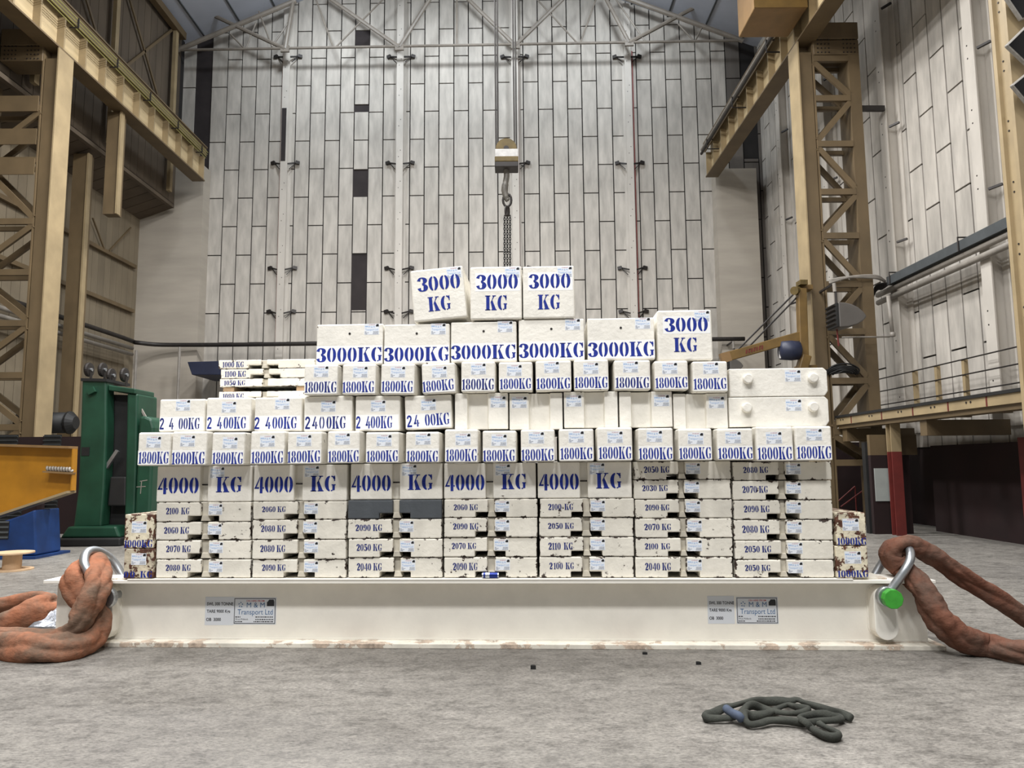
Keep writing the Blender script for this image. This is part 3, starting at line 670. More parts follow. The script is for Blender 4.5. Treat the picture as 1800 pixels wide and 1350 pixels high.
# --- gable wall of staggered grey panels over a dark backing
LN = [352, 375, 402.5, 427.5, 453, 478, 500.5, 523.5, 548.7, 574.7, 600.3, 625, 650.2, 675.4, 700, 722, 747, 772, 798, 823.5, 848.6, 873.8, 897, 919, 945, 970.5, 996, 1021, 1047, 1073, 1101, 1117, 1142, 1168, 1194.6, 1221, 1247.5, 1273]
UL = [Bk.px(x, 88)[0] for x in LN]
UL[0] = UL[1] - (UL[2] - UL[1])
ext_l = [UL[0] - .62 * k for k in (3, 2, 1)]; ext_r = [UL[-1] + .62 * k for k in (1, 2, 3)]
ZA = Bk.px(700, 101)[1]; PH = (Bk.px(700, 101)[1] - Bk.px(700, 395)[1]) / 3
def panels(mb, us, zlo, ztop, zref, ph, gap, holes=(), par0=0, th=.05):
    for i in range(len(us) - 1):
        a, b_ = us[i] + gap / 2, us[i + 1] - gap / 2
        off = zref - (ph / 2 if (i + par0) % 2 else 0)
        zt_ = ztop((a + b_) / 2)
        k0 = math.floor((zlo - off) / ph); z = off + k0 * ph
        while z < zt_:
            segs = [(max(z + gap / 2, zlo), min(z + ph - gap / 2, zt_))]
            for (hi, h0, h1) in holes:
                if hi != i: continue
                ns = []
                for (s0, s1) in segs:
                    if h1 <= s0 or h0 >= s1: ns.append((s0, s1)); continue
                    if h0 > s0: ns.append((s0, h0))
                    if h1 < s1: ns.append((h1, s1))
                segs = ns
            mb.tone = random.random()
            for s0, s1 in segs:
                if s1 - s0 > .02: mb.box(a, b_, -th, 0, s0, s1)
            z += ph
zb_ = lambda x, y: Bk.px(x, y)[1]
HOLES = [(11, zb_(637, 82), zb_(637, 55)), (11, zb_(637, 198), zb_(637, 184)), (11, zb_(635, 347), zb_(635, 298)), (11, zb_(634, 546), zb_(634, 448)), (0, zb_(360, 300), zb_(360, 62))]
mb = MB(Bk)
panels(mb, UL, 0, lambda u: roofz(u) + .3, ZA, PH, .046, HOLES, par0=0)
panels(mb, ext_l + [UL[0]], 0, lambda u: roofz(u) + .3, ZA, PH, .046, [], par0=1)
mb.mi = 3; panels(mb, [UL[-1]] + ext_r, 0, lambda u: roofz(u) + .3, ZA, PH, .046, [(1, zb_(1325, 280), zb_(1325, 60))], par0=1)  # recess beside the right pier: its shade is painted by darker panels
n_ = len(mb.f)
mb.mi = 1; mb.tone = .5; mb.box(-17.5, 13, .004, .10, 0, 24.5)
mb.mi = 2
for (i, a, b_) in HOLES: mb.box(UL[i] - .02, UL[i + 1] + .02, .0, .003, a, b_)
wb = mb.top('wall_back', [MT['panel'], MT['gap'], MT['void'], MT['shadedpanel']], kind='structure')
# --- plain rendered piers at the two sides of the gable wall
def pier(name, x0, x1, y1):
    P = Frame((0, 29.3, 0), .018); a = P.px(x0, 470)[0]; b_ = P.px(x1, 470)[0]; z = P.px((x0 + x1) / 2, y1)[1]
    q = MB(P); q.box(a, b_, 0, .64, 0, z); return q.top(name, MT['conc'], kind='structure')
pier('trim_1', 236, 352, 292); pier('trim_2', 1264, 1337, 296)
q = MB(); q.box(11.0, 11.05, 29.0, 29.5, 0, 3)
# --- gable wall columns with brackets and pipes
def gable_column(x0, y0_, x1, y1_, wpx, lab, strip=None):
    ua, za = Bk.px(x0, y0_, -.30); ub, zb2 = Bk.px(x1, y1_, -.30); u = (ua + ub) / 2; wd = wpx * 29.7 / F
    e = thing('wall_column', lab, 'column', Bk((u, -.2, 0)), 'pale columns on the gable wall')
    q = MB(Bk); zt_ = roofz(u) - .25
    q.box(u - wd / 2, u + wd / 2, -.32, -.29, 0, zt_); q.part('front_flange', MT['wcol'], e)
    q = MB(Bk); q.box(u - .02, u + .02, -.289, -.0805, 0, zt_); q.part('web', MT['wcol'], e)
    q = MB(Bk); q.box(u - wd * .8, u + wd * .8, -.08, -.052, 0, zt_); q.part('back_flange', MT['wcol'], e)
    q = MB(Bk)
    zz = 1.0
    while zz < zt_ - .3:
        for dz in (0, .28): q.cyl(Bk_raw(u + (.04 if dz else -.04), -.325, zz + dz), Bk_raw(u + (.04 if dz else -.04), -.318, zz + dz), .018, 6)
        zz += 1.35
    q.part('bolt', MT['dark'], e)
    for yy in (103, 289, 473, 549):
        zk = Bk.px(x0, yy)[1]
        for s_ in (-1, 1):
            q = MB(Bk); q.bar((u + s_ * .16, -.30, zk - .10), (u + s_ * .44, -.10, zk + .02), .05, .06); q.bar((u + s_ * .44, -.16, zk + .03), (u + s_ * .60, -.10, zk), .10, .13); q.bar((u + s_ * .2, -.24, zk - .3), (u + s_ * .44, -.10, zk), .02, .03)
            q.part('cleat', MT['dark'], e)
    return e, u
Bk_raw = lambda u, w_, z: Vector((u, w_, z))
gc = []
for (a, lab) in (((503.5, 95, 494, 500, 13), 'pale steel gable column, farthest left of four, with a dark missing strip'), ((703.5, 95, 700.5, 500, 12.5), 'pale bolted gable column, second from the left'), ((903, 95, 909, 440, 12.5), 'pale gable column behind the crane hook'), ((1104.5, 95, 1112, 500, 12), 'pale gable column farthest right, beside twin red pipes')):
    gc.append(gable_column(*a, lab))
q = MB(Bk); u = gc[0][1]; q.box(u - .135, u + .06, -.327, -.3205, Bk.px(500, 283, -.32)[1], Bk.px(500, 190, -.32)[1]); q.part('dark_strip', MT['void'], gc[0][0])
for (x, y0_, y1_, nm) in ((490, 95, 610, 'left of the first gable column'), (912.5, 95, 470, 'right of the column behind the hook'), (1113.5, 90, 560, 'close beside the last gable column'), (1119, 90, 560, 'second one right of the last gable column')):
    u = Bk.px(x, 400, -.12)[0]; q = MB(Bk); q.tube([(u, -.12, Bk.px(x, y1_, -.12)[1]), (u, -.12, Bk.px(x, y0_, -.12)[1])], .025, 8)
    q.top('red_pipe', MT['redpipe'], f'thin red pipe running up the gable wall, {nm}', 'pipe', 'thin red wall pipes')
# --- roof lining and purlins
mb = MB(); mb.mi = 0
for (xa, xb) in ((APX, -16.2), (APX, 11.4)):
    mb.mi = 0
    a = Vector((xa, -9, roofz(xa))); b_ = Vector((xb, -9, roofz(xb))); d = Vector((0, 39.6, 0)); upv = Vector((0, 0, .05))
    mb.obox((a + b_) / 2 + d / 2 + upv, (b_ - a) / 2, d / 2, upv)
    mb.mi = 1; n = 9
    for k in range(n + 1):
        p = a + (b_ - a) * k / n; mb.bar(p - Vector((0, 0, .03)), p + d - Vector((0, 0, .03)), .06, .05)
    pass
mb.top('ceiling', [MT['roof'], MT['tray']], kind='structure')
# --- roof truss in front of the gable wall
T = -1.0
tp = lambda x, y: Vector((*[0],)) if False else Bk((Bk.px(x, y, T)[0], T, Bk.px(x, y, T)[1]))
te = thing('roof_truss', 'tubular roof truss spanning the hall in front of the gable wall', 'truss', tp(805, 88))
def truss(name, a, b_, r, parent=te):
    q = MB(); q.tube([tp(*a), tp(*b_)], r, 8); q.part(name, MT['truss'], parent)
N1, N2, N3, N4 = (501, 86), (702, 83), (906, 80), (1106, 75)
truss('bottom_chord', (318, 88), (1302, 71), .055)
for a, b_ in ((N1, (300, -8)), (N1, (521, -30)), (N2, (566, -12)), (N2, (762, -12)), (N3, (812, -12)), (N3, (1000, -12)), (N4, (1060, -12)), (N4, (1260, -8))): truss('diagonal_tube', a, b_, .085)
for a, b_ in (((803, 81), (803, -12)), ((589, 84), (686, -14)), ((555, -2), (586, 84)), ((945, 0), (1016, 77)), ((1020, 76), (1050, -8)), ((1078, -8), (1134, 73)), ((478, 82), (508, 38)), ((455, 20), (478, 82)), ((1192, 42), (1220, 72)), ((1222, 72), (1234, 48)), ((405, 60), (430, 86)), ((432, 86), (450, 40))): truss('lacing_bar', a, b_, .035)
for n_ in (N1, N2, N3, N4):
    q = MB(); c_ = tp(*n_); q.obox(c_, Bk.e1 * .18, Bk.e2 * .05, Vector((0, 0, .14))); q.part('gusset', MT['truss'], te)
for sd, (a, b_) in (('left', ((305, 91), (520, 1))), ('right', ((1306, 72), (1085, -9)))):
    truss('rafter_tube', a, b_, .10)
# --- right wall of the same panels, with pale wall columns
Rw = lambda p: Vector((XR - p[1] * -1 if False else XR + p[1], p[0], p[2]))     # u = distance along, w<0 into the hall
mb = MB(Rw); us = [30.0 - .62 * k for k in range(0, 48)][::-1]
panels(mb, us, 1.98, lambda u: roofz(XR) + .2, ZA, PH, .046)
mb.mi = 1; mb.tone = .5; mb.box(-6, 30.4, .004, .10, 0, roofz(XR) + .2)
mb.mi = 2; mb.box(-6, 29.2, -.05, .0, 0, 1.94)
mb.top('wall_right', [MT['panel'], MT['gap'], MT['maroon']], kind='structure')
for k, yy in enumerate((26.9, 23.1, 19.3, 15.5, 11.7)):
    e = thing('wall_column', f'pale perforated column on the right wall, {ORD[4 - k]} from the near end', 'column', (XR - .2, yy, 0), 'pale columns on the right wall')
    q = MB(); q.box(XR - .42, XR - .39, yy - .17, yy + .17, 2.35, roofz(XR) - .2); q.part('front_flange', MT['wcol'], e)
    q = MB(); q.box(XR - .389, XR - .091, yy - .02, yy + .02, 2.35, roofz(XR) - .2); q.part('web', MT['wcol'], e)
    q = MB(); q.box(XR - .09, XR - .055, yy - .26, yy + .26, 2.35, roofz(XR) - .2); q.part('back_flange', MT['wcol'], e)
    q = MB(); zz = 3.0
    while zz < 17:
        for dz in (0, .3): q.cyl((XR - .425, yy + .05, zz + dz), (XR - .418, yy + .05, zz + dz), .02, 6)
        zz += 1.5
    q.part('bolt', MT['dark'], e)
    for zz in (7.4, 10.6, 14.0):
        q = MB(); q.bar((XR - .36, yy - .20, zz), (XR - .2, yy - .42, zz + .03), .06, .05); q.part('cleat', MT['dark'], e)
# --- left side: lower boarded wall, soffit, upper wall
zs_in = onX(284, 347, XUL).z; zs_out = onX(237, 379, XL).z
def boards(mb, xf, y0_, y1_, zlo, zhi, wdt, gap=.02):
    y = y0_
    while y < y1_:
        mb.tone = random.random(); xf(mb, y + gap / 2, min(y + wdt, y1_) - gap / 2, zlo, zhi); y += wdt
mb = MB(); boards(mb, lambda m, a, b_, z0, z1: m.box(XL - .04, XL, a, b_, z0, z1), -6, 29.6, 0, zs_out, .42)
mb.mi = 1; mb.box(XL - .12, XL - .045, -6, 30, 0, zs_out + .1)
mb.top('wall_left', [MT['brownboard'], MT['gap']], kind='structure')
mb = MB(); y = -6
while y < 29.3:
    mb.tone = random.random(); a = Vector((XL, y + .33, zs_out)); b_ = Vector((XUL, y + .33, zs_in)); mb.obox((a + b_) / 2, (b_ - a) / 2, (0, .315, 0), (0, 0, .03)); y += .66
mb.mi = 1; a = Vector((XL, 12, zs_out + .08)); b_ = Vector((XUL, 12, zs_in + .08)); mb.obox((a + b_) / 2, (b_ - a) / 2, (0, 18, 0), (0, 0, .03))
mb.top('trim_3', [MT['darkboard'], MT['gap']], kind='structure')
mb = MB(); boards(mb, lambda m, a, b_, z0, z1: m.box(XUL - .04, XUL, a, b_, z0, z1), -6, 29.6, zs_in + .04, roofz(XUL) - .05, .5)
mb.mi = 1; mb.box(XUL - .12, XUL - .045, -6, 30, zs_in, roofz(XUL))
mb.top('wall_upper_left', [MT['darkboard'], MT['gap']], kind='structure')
# girts on the lower left wall
def girt(x, y, x2, y2, lab, X=XL + .10, m='tan', r=.09):
    a = onX(x, y, X); b_ = onX(x2, y2, X); b_.z = a.z; q = MB(); q.bar((X, 6.0, a.z), (X, 29.2, a.z), .16, .14); q.top('wall_girt', MT[m], lab, 'girt', 'girts along the left wall')
girt(156, 427, 238, 467, 'horizontal steel girt on the left wall, higher one below the sloping soffit', XL + .08)
girt(151, 514, 233, 545, 'horizontal steel girt on the left wall, above the black pipe', XL + .08)
girt(284, 349, 284, 349, 'dark angle along the inner edge of the soffit', XUL + .09, 'darkboard')
for (a, b_) in (((163, 383), (183, 437)), ((230, 400), (192, 441))):
    q = MB(); q.bar(onX(*a, XL + .16), onX(*b_, XL + .16), .05, .05); q.top('wind_brace', MT['tan'], f'thin diagonal brace on the left wall, {"left" if a[0] < 200 else "right"} arm of a V', 'brace', 'V braces on the left wall')
# clerestory frame on the upper left wall
ze = roofz(XUL) - .25; zg = onX(250, 170, XUL).z
e = thing('clerestory_frame', 'steel frame with X braces on the upper left wall above the crane girder', 'frame', (XUL + .2, 22, zs_in + 2.0))
q = MB(); q.bar((XUL + .25, 8, ze), (XUL + .25, 29.2, ze), .25, .3); q.part('top_rail', MT['tan'], e)
q = MB(); q.bar((XUL + .2, 8, zg - .6), (XUL + .2, 29.2, zg - .6), .2, .18); q.part('bottom_rail', MT['tan'], e)
for yy in (13, 16.5, 20.2, 24.2, 28.6):
    q = MB(); q.bar((XUL + .22, yy, zs_in + .3), (XUL + .22, yy, ze), .14, .22); q.part('post', MT['cream'], e)
for (ya, yb) in ((13, 16.5), (16.5, 20.2), (20.2, 24.2), (24.2, 28.6)):
    for (za_, zb3) in ((zg - .6, ze), (ze, zg - .6)):
        q = MB(); q.bar((XUL + .12, ya, za_), (XUL + .12, yb, zb3), .05, .10); q.part('brace', MT['tan'], e)
# --- crane girders
XGL, XGR = -12.26, 7.84
ZG0 = (onX(337, 296, XGL).z + onX(1260, 284.6, XGR).z) / 2; ZG1 = ZG0 + 1.42; YEND = 28.6
def crane_girder(X, s_, name, lab):                    # s_=+1: hall lies to +x of it
    e = thing(name, lab, 'girder', (X, 18, ZG0)); xc = X - s_ * .25; Y0 = 2.0
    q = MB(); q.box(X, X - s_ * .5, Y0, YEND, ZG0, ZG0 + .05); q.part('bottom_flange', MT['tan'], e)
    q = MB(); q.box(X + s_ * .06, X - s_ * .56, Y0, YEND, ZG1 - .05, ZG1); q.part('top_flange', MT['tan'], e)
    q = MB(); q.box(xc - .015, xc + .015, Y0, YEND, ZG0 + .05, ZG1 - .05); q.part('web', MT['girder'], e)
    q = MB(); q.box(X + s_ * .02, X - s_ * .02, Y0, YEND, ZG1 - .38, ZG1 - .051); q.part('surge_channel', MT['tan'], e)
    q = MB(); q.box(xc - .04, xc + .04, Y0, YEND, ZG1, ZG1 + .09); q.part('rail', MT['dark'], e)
    y = YEND - .06
    while y > Y0:
        q = MB(); q.box(xc + s_ * .016, X - s_ * .03, y - .03, y + .03, ZG0 + .051, ZG1 - .4); q.part('stiffener', MT['cream'], e); y -= 1.03
    return e
gl = crane_girder(XGL, 1, 'crane_girder', 'cream plate girder carrying the crane rail along the left side')
gr = crane_girder(XGR, -1, 'crane_girder', 'cream plate girder carrying the crane rail along the right side')
e = thing('bus_bar_set', 'four thin yellow conductor wires strung along the left crane girder', 'cable', (XGL + .22, 18, ZG0 + .85))
for k in range(4):
    q = MB(); q.tube([(XGL + .16 + .03 * k, 6, ZG0 + .80 + .075 * k), (XGL + .16 + .03 * k, 28.2, ZG0 + .80 + .075 * k)], .014, 6); q.part('wire', MT['busy'], e)
y = 27.6
while y > 9:
    q = MB(); q.bar((XGL + .03, y, ZG0 + .78), (XGL + .28, y, ZG0 + .78), .04, .03); q.bar((XGL + .27, y, ZG0 + .78), (XGL + .27, y, ZG0 + 1.06), .04, .03); q.part('bracket', MT['dark'], e); y -= 2.06
# cable pipes on the right girder
e = thing('conduit_pair', 'pair of dark pipes on hoop brackets along the right crane girder', 'pipe', (XGR - .25, 18, ZG0 + .7))
for k, (dx, dz) in enumerate(((-.20, 1.02), (-.22, .86))):
    q = MB(); q.tube([(XGR + dx, 6, ZG0 + dz), (XGR + dx, 28.3, ZG0 + dz)], .055, 8); q.part('pipe', MT['dark' if k else 'pipegrey'], e)
for y in (27.3, 24.0, 20.6, 17.2):
    q = MB(); q.tube([(XGR + .2, y, ZG0 + .62), (XGR - .26, y, ZG0 + .62), (XGR - .26, y, ZG0 + 1.0), (XGR - .02, y, ZG0 + 1.0)], .028, 6); q.part('hoop_bracket', MT['dark'], e)
# --- lattice towers under the girders
def tower(name, lab, X, s_, Y, XO, bar_z, m='tan', lights=False, dbl=True):
    e = thing(name, lab, 'tower', ((X + XO) / 2, Y, 0))
    q = MB(); q.box(X, X - s_ * .035, Y - .34, Y + .34, 0, ZG0 - .002); q.part('inner_flange', MT['cream'], e)  # hall-facing side of the tan leg, lighter colour imitates light on it
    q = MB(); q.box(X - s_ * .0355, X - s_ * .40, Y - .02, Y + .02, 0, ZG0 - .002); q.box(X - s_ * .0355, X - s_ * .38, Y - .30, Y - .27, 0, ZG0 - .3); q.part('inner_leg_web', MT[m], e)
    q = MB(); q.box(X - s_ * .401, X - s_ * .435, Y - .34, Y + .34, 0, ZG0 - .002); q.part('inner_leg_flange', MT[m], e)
    o0 = XO + s_ * .3
    q = MB(); q.box(o0, XO, Y - .34, Y + .34, 0, (ZG0 - .1) if s_ < 0 else zs_in - .15); q.part('outer_leg', MT[m], e)
    a = X - s_ * .42; b_ = o0
    for i, z in enumerate(bar_z):
        for dy in ((-.30, .30) if dbl else (-.30,)):
            q = MB(); q.bar((a, Y + dy, z), (b_, Y + dy, z), .10, .16 if dy < 0 else .12); q.part('horizontal_brace', MT[m], e)
            if i + 1 < len(bar_z):
                z2 = bar_z[i + 1]; p0, p1 = ((a, Y + dy, z - .1), (b_, Y + dy, z2 + .1)) if i % 2 == 0 else ((b_, Y + dy, z - .1), (a, Y + dy, z2 + .1))
                q = MB(); q.bar(p0, p1, .08, .15); q.part('diagonal_brace', MT[m], e)
    q = MB(); xh = XO if s_ < 0 else XUL + .06; q.box(a, xh, Y - .36, Y + .36, ZG0 - .40, ZG0 + .02); q.box(a, xh, Y - .38, Y + .38, ZG0 + .04, ZG0 + .52); q.part('head_beam', MT[m], e, bevel=.02)
    q = MB()
    for xx in (.12, .22, .32, .42):
        for zz in range(6):
            for base_ in (a - s_ * xx, xh + s_ * xx): q.cyl((base_, Y - .375, ZG0 - .34 + zz * .12), (base_, Y - .362, ZG0 - .34 + zz * .12), .02, 6)
    q.part('bolt', MT['dark'], e)
    return e
YT = 19.35
bz_r = [onY(1450, y, YT).z for y in (183, 262, 345, 421, 505, 587, 672, 760)] + [1.6]
bz_l = [onY(60, y, YT).z for y in (290, 396, 484, 572, 662, 752)] + [1.5]
rt_ = tower('lattice_tower', 'tan lattice steel tower standing behind the right end of the stack', XGR, -1, YT, 9.50, [ZG0 - .50] + bz_r)
lt_ = tower('lattice_tower', 'tan lattice steel tower at the left edge of the hall', XGL, 1, YT, -14.5, [onY(60, 200, YT).z] + bz_l)
nt_ = thing('lattice_tower', 'near cream steel tower leg at the far right edge, carrying floodlights', 'tower', (8.15, 11.15, 0))
q = MB(); q.box(XGR, XGR + .45, 11.27, 11.35, 0, ZG0 - .002); q.part('far_flange', MT['cream'], nt_)
q = MB(); q.box(XGR, XGR + .75, 10.96, 11.03, 0, ZG0 - .002); q.part('near_flange', MT['cream'], nt_)
q = MB(); q.box(XGR + .06, XGR + .09, 11.031, 11.269, 0, ZG0 - .002); q.part('web', MT['cream'], nt_)
q = MB()
for k in range(11):
    for dz in (0, .16): q.cyl((XGR + .05, 11.20, 1.8 + k + dz), (XGR + .0595, 11.20, 1.8 + k + dz), .016, 8)
q.part('bolt_hole', MT['dark'], nt_)
z_ = onX(1790, 785, XGR).z; z2_ = onX(1795, 815, XGR).z
q = MB(); q.box(XGR - .012, XGR + .76, 10.945, 11.36, z2_ + .001, z_); q.part('red_band', MT['redpost'], nt_)
q = MB(); q.box(XGR - .015, XGR + .77, 10.94, 11.365, .0, z2_); q.part('blue_foot', MT['blue'], nt_)
for sy in (206, 263, 315):                      # bolted fishplates of the left tower
    z = onY(60, sy, YT).z; q = MB(); q.box(XGL - .44, -14.4, YT - .39, YT - .36, z - .02, z + .42); q.part('fish_plate', MT['tan'], lt_)
# --- second left column row: wall column and the hanging stub under the girder
for k, (x0, x1, ytop, ybot, Y, m, lab) in enumerate(((124, 153, 300, None, 23.6, 'tan', 'tan wall column standing behind the left tower'), (181, 207, 180, 376, 22.7, 'tan', 'tan box stub hanging under the left crane girder'))):
    a = onY(x0, 360, Y); b_ = onY(x1, 360, Y); zt_ = min(onY(x0, ytop, Y).z, ZG0 - .005); zbm = 0 if ybot is None else onY(x0, ybot, Y).z
    if k == 0: zt_ = zs_out + (a.x - XL) / (XUL - XL) * (zs_in - zs_out) - .08
    e = thing('wall_column' if k == 0 else 'girder_stub', lab, 'column', ((a.x + b_.x) / 2, Y, zbm))
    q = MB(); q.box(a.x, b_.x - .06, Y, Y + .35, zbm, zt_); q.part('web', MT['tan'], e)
    q = MB(); q.box(b_.x - .058, b_.x, Y - .05, Y + .16, zbm, zt_); q.part('lit_flange', MT['cream'], e)  # light on this tan flange is painted by the lighter colour
# --- crane end carriage beside the right girder
h = 13.4
e = thing('crane_carriage', 'ochre box-shaped end of the travelling crane beside the right girder', 'crane', (7.0, 19.6, h))
yf, yb2 = onZ(1330, 14, h).y, onZ(1360, 66, h).y; xl = onZ(1326, 14, h).x; xr = XGR - .06
q = MB(); q.box(xl, xr, yf, yb2, h, h + 1.5); q.part('box_body', MT['ochre'], e, bevel=.03)
q = MB(); q.box(xl - .01, xr + .0, yf - .02, yf - .001, h + .0, h + 1.5); q.part('yellow_face', MT['jib'], e)
q = MB(); q.box(xr - .6, xr + .3, yf + .3, yb2 - .3, h + 1.501, h + 1.9); q.part('bogie_arm', MT['ochre'], e)
# ================================================================== services along the walls
def pline(X, x, y, Y0, Y1): z = onX(x, y, X).z; return [(X, Y0, z), (X, Y1, z)]
zp = (onX(92, 555, XL + .45).z + onX(252, 603, XL + .45).z) / 2
q = MB(); za = Bk.px(400, 606, -1.0)[1]
pts = [Vector((XL + .45, 8, zp)), Vector((XL + .45, 26.5, zp)), Vector((XL + .8, 28.6, zp - .1))] + [Bk((u_, -1.05, za)) for u_ in (-12.5, -6, 2, 9.2)]
q.tube(catmull(pts, 6), .085, 10); q.top('bus_pipe', MT['dark'], 'thick black cable pipe running along the left wall and across the gable wall', 'pipe', smooth=True)
for (x, y, x2, y2, nm) in ((90, 568, 257, 620, 'upper'), (113, 585, 229, 625, 'lower')):
    X = XL + .55; z = (onX(x, y, X).z + onX(x2, y2, X).z) / 2
    q = MB(); q.tube([(X, 8, z), (X, 28.4, z)], .075, 10); q.top('lagged_pipe', MT['pipegrey'], f'pale lagged pipe on the left wall under the black pipe, {nm} of two', 'pipe', 'lagged pipes on the left wall', smooth=True)
for (x, ya, yb, nm) in ((240, 616, 735, 'thin pale upright pipe beside the green machine'), (316, 610, 760, 'thin pale upright pipe in front of the left pier')):
    a = onY(x, ya, 28.3); b_ = onY(x - 4, yb, 28.3); q = MB(); q.tube([(a.x, a.y, 0), (a.x, a.y, a.z)], .055, 8); q.top('stand_pipe', MT['pipegrey'], nm, 'pipe')
a = onY(0, 744, 22.5); b_ = onY(137, 747, 22.5); r_ = .32
e = thing('air_duct', 'fat black horizontal duct behind the left tower, above the yellow beam', 'duct', ((a.x + b_.x) / 2, 22.5, a.z - r_))
q = MB(); q.tube([(-15.0, 22.5, a.z), (b_.x - .25, 22.5, a.z)], r_, 20); q.part('duct_body', MT['mdark'], e, smooth=True)
q = MB(); q.lathe([(r_ + .03, -.06), (r_ + .03, .0), (r_ * .6, .16)], (b_.x - .22, 22.5, a.z), 20, 'x'); q.part('end_cap', MT['mdark'], e)
q = MB(); q.bar((b_.x - 1.5, 22.5, 0), (b_.x - 1.5, 22.5, a.z - r_ - .002), .12, .12); q.part('prop', MT['tan'], e)
P = [onY(*p, 27.6) for p in ((329, 636), (400, 634), (400, 659), (337, 659))]
q = MB(); q.prism([(p.x, p.z) for p in P], 27.6, 29.75, 'y'); q.top('navy_duct', MT['navy'], 'navy box duct at the foot of the left pier, behind the thin slabs', 'duct', bevel=.03)
# right wall tray and pipes
X = XR - .62; z = (onX(1574, 492, X).z + onX(1760, 393, X).z) / 2
e = thing('cable_tray', 'dark grey cable tray running along the right wall', 'tray', (X, 16, z - .1))
q = MB(); q.box(X - .03, X + .2, 11.8, 19.2, z - .10, z - .07); q.box(X - .03, X, 11.8, 19.2, z - .0695, z + .12); q.part('channel', MT['tray'], e)
for yy in (13.4, 16.0, 19.0):
    q = MB(); q.tube([(X - .05, yy, z - .12), (X - .05, yy, z + .2), (X + .5, yy, z + .2)], .02, 6); q.part('hanger', MT['dark'], e)
q = MB()
for k in range(6):
    q.tube(catmull([(X + .02 * k, 19.1, z - .05), (X + .0 - .03 * k, 19.5, z - .12 + .02 * k), (X - .15, 19.6 + .03 * k, z - .10 - .04 * k), (9.62, 19.3 + .08 * k, z - .30 + .05 * k)], 5), .026, 6)
q.part('cable_bundle', MT['dark'], e, smooth=True)
q = MB()
for k in range(3): q.tube(catmull([(X - .1, 19.15, z + .0), (9.5, 18.9, z + .03 + .03 * k), (8.8, 18.85, z + .04), (8.3, 18.9, z - .02 - .04 * k)], 5), .035, 8)
q.part('flexible_conduit', MT['pipegrey'], e, smooth=True)
for (x, y, nm) in ((1760, 418, 'upper'), (1763, 435, 'lower')):
    z2 = onX(x, y, XR - .5).z; q = MB(); q.tube([(XR - .5, 11.8, z2), (XR - .5, 20.0, z2)], .075, 10); q.top('lagged_pipe', MT['pipegrey'], f'pale lagged pipe on the right wall under the cable tray, {nm} of two', 'pipe', 'lagged pipes on the right wall', smooth=True)
pp = [onY(1561, 520, 18.7), onY(1569, 588, 18.7), onY(1564, 592, 18.7), onY(1480, 593, 18.7)]
q = MB(); q.tube([pp[0], pp[1]], .05, 8); q.tube([pp[2], pp[3]], .022, 6); q.lathe([(.05, -.06), (.07, -.05), (.07, .05), (.05, .06)], pp[1], 10); q.top('gas_pipe', MT['pipegrey'], 'silver drop pipe with an elbow and thin branch, right of the hanging heater', 'pipe', smooth=True)
a, b_ = onY(1499, 191, 19.1), onY(1554, 191, 19.1); q = MB(); q.bar(a, b_, .1, .14); q.top('stay_bar', MT['dark'], 'short black bar tying the right tower to a wall column', 'bar')
# ------------------------------------------------------------------ hanging heaters
def heater(name, lab, x0, x1, y0_, y1_, Y, rod):
    a = onY(x0, y1_, Y); b_ = onY(x1, y0_, Y); W = b_.x - a.x; H = b_.z - a.z; e = thing(name, lab, 'heater', ((a.x + b_.x) / 2, Y, a.z))
    q = MB(); P = [(a.x + W * fx, a.z + H * fz) for fx, fz in ((.26, 0), (.26, 1), (.45, .985), (.62, .92), (.78, .80), (.91, .63), (.985, .48), (.985, .40), (.90, .26), (.74, .12), (.5, .02))]
    q.prism(P, Y - H * .46, Y + H * .46, 'y'); q.part('casing', MT['heater'], e, bevel=.025)
    q = MB(); q.box(a.x + W * .2, a.x + W * .255, Y - H * .46, Y + H * .46, a.z + .02, b_.z - .02); q.part('back_plate', MT['mdark'], e)
    for k in range(5):
        z = a.z + H * (.1 + .18 * k); q = MB(); q.obox((a.x + W * .175, Y, z + H * .06), (W * .024, 0, -H * .03), (0, H * .42, 0), (0, 0, .012)); q.part('louvre', MT['dark'], e)
    if rod:
        p = onY(*rod, Y); q = MB(); q.tube([(p.x, Y, b_.z + .001), (p.x, Y, b_.z + (p.z - b_.z) * .6)], .03, 8); q.part('hanger_rod', MT['dark'], e)
        q = MB(); q.tube([(p.x - .02, Y, b_.z + (p.z - b_.z) * .6), (p.x - .03, Y, p.z)], .045, 8); q.part('pale_hanger', MT['pipegrey'], e)
        q = MB(); q.tube([(p.x - .02, Y, a.z - .001), (p.x, Y, a.z - .42)], .022, 6); q.part('drain_pipe', MT['redpost'], e)
        q = MB(); q.bar((p.x - .03, Y, p.z), (p.x + .02, Y + 1.05, p.z), .05, .05); q.part('hanger_arm', MT['dark'], e)
    return e
heater('unit_heater', 'grey bullet-shaped heater hanging in front of the right tower', 1450, 1513, 535, 579, 18.1, (1468, 498))
heater('unit_heater', 'small grey heater far back, right of the square 3000 KG block', 1272, 1303, 631, 655, 28.2, (1290, 600))
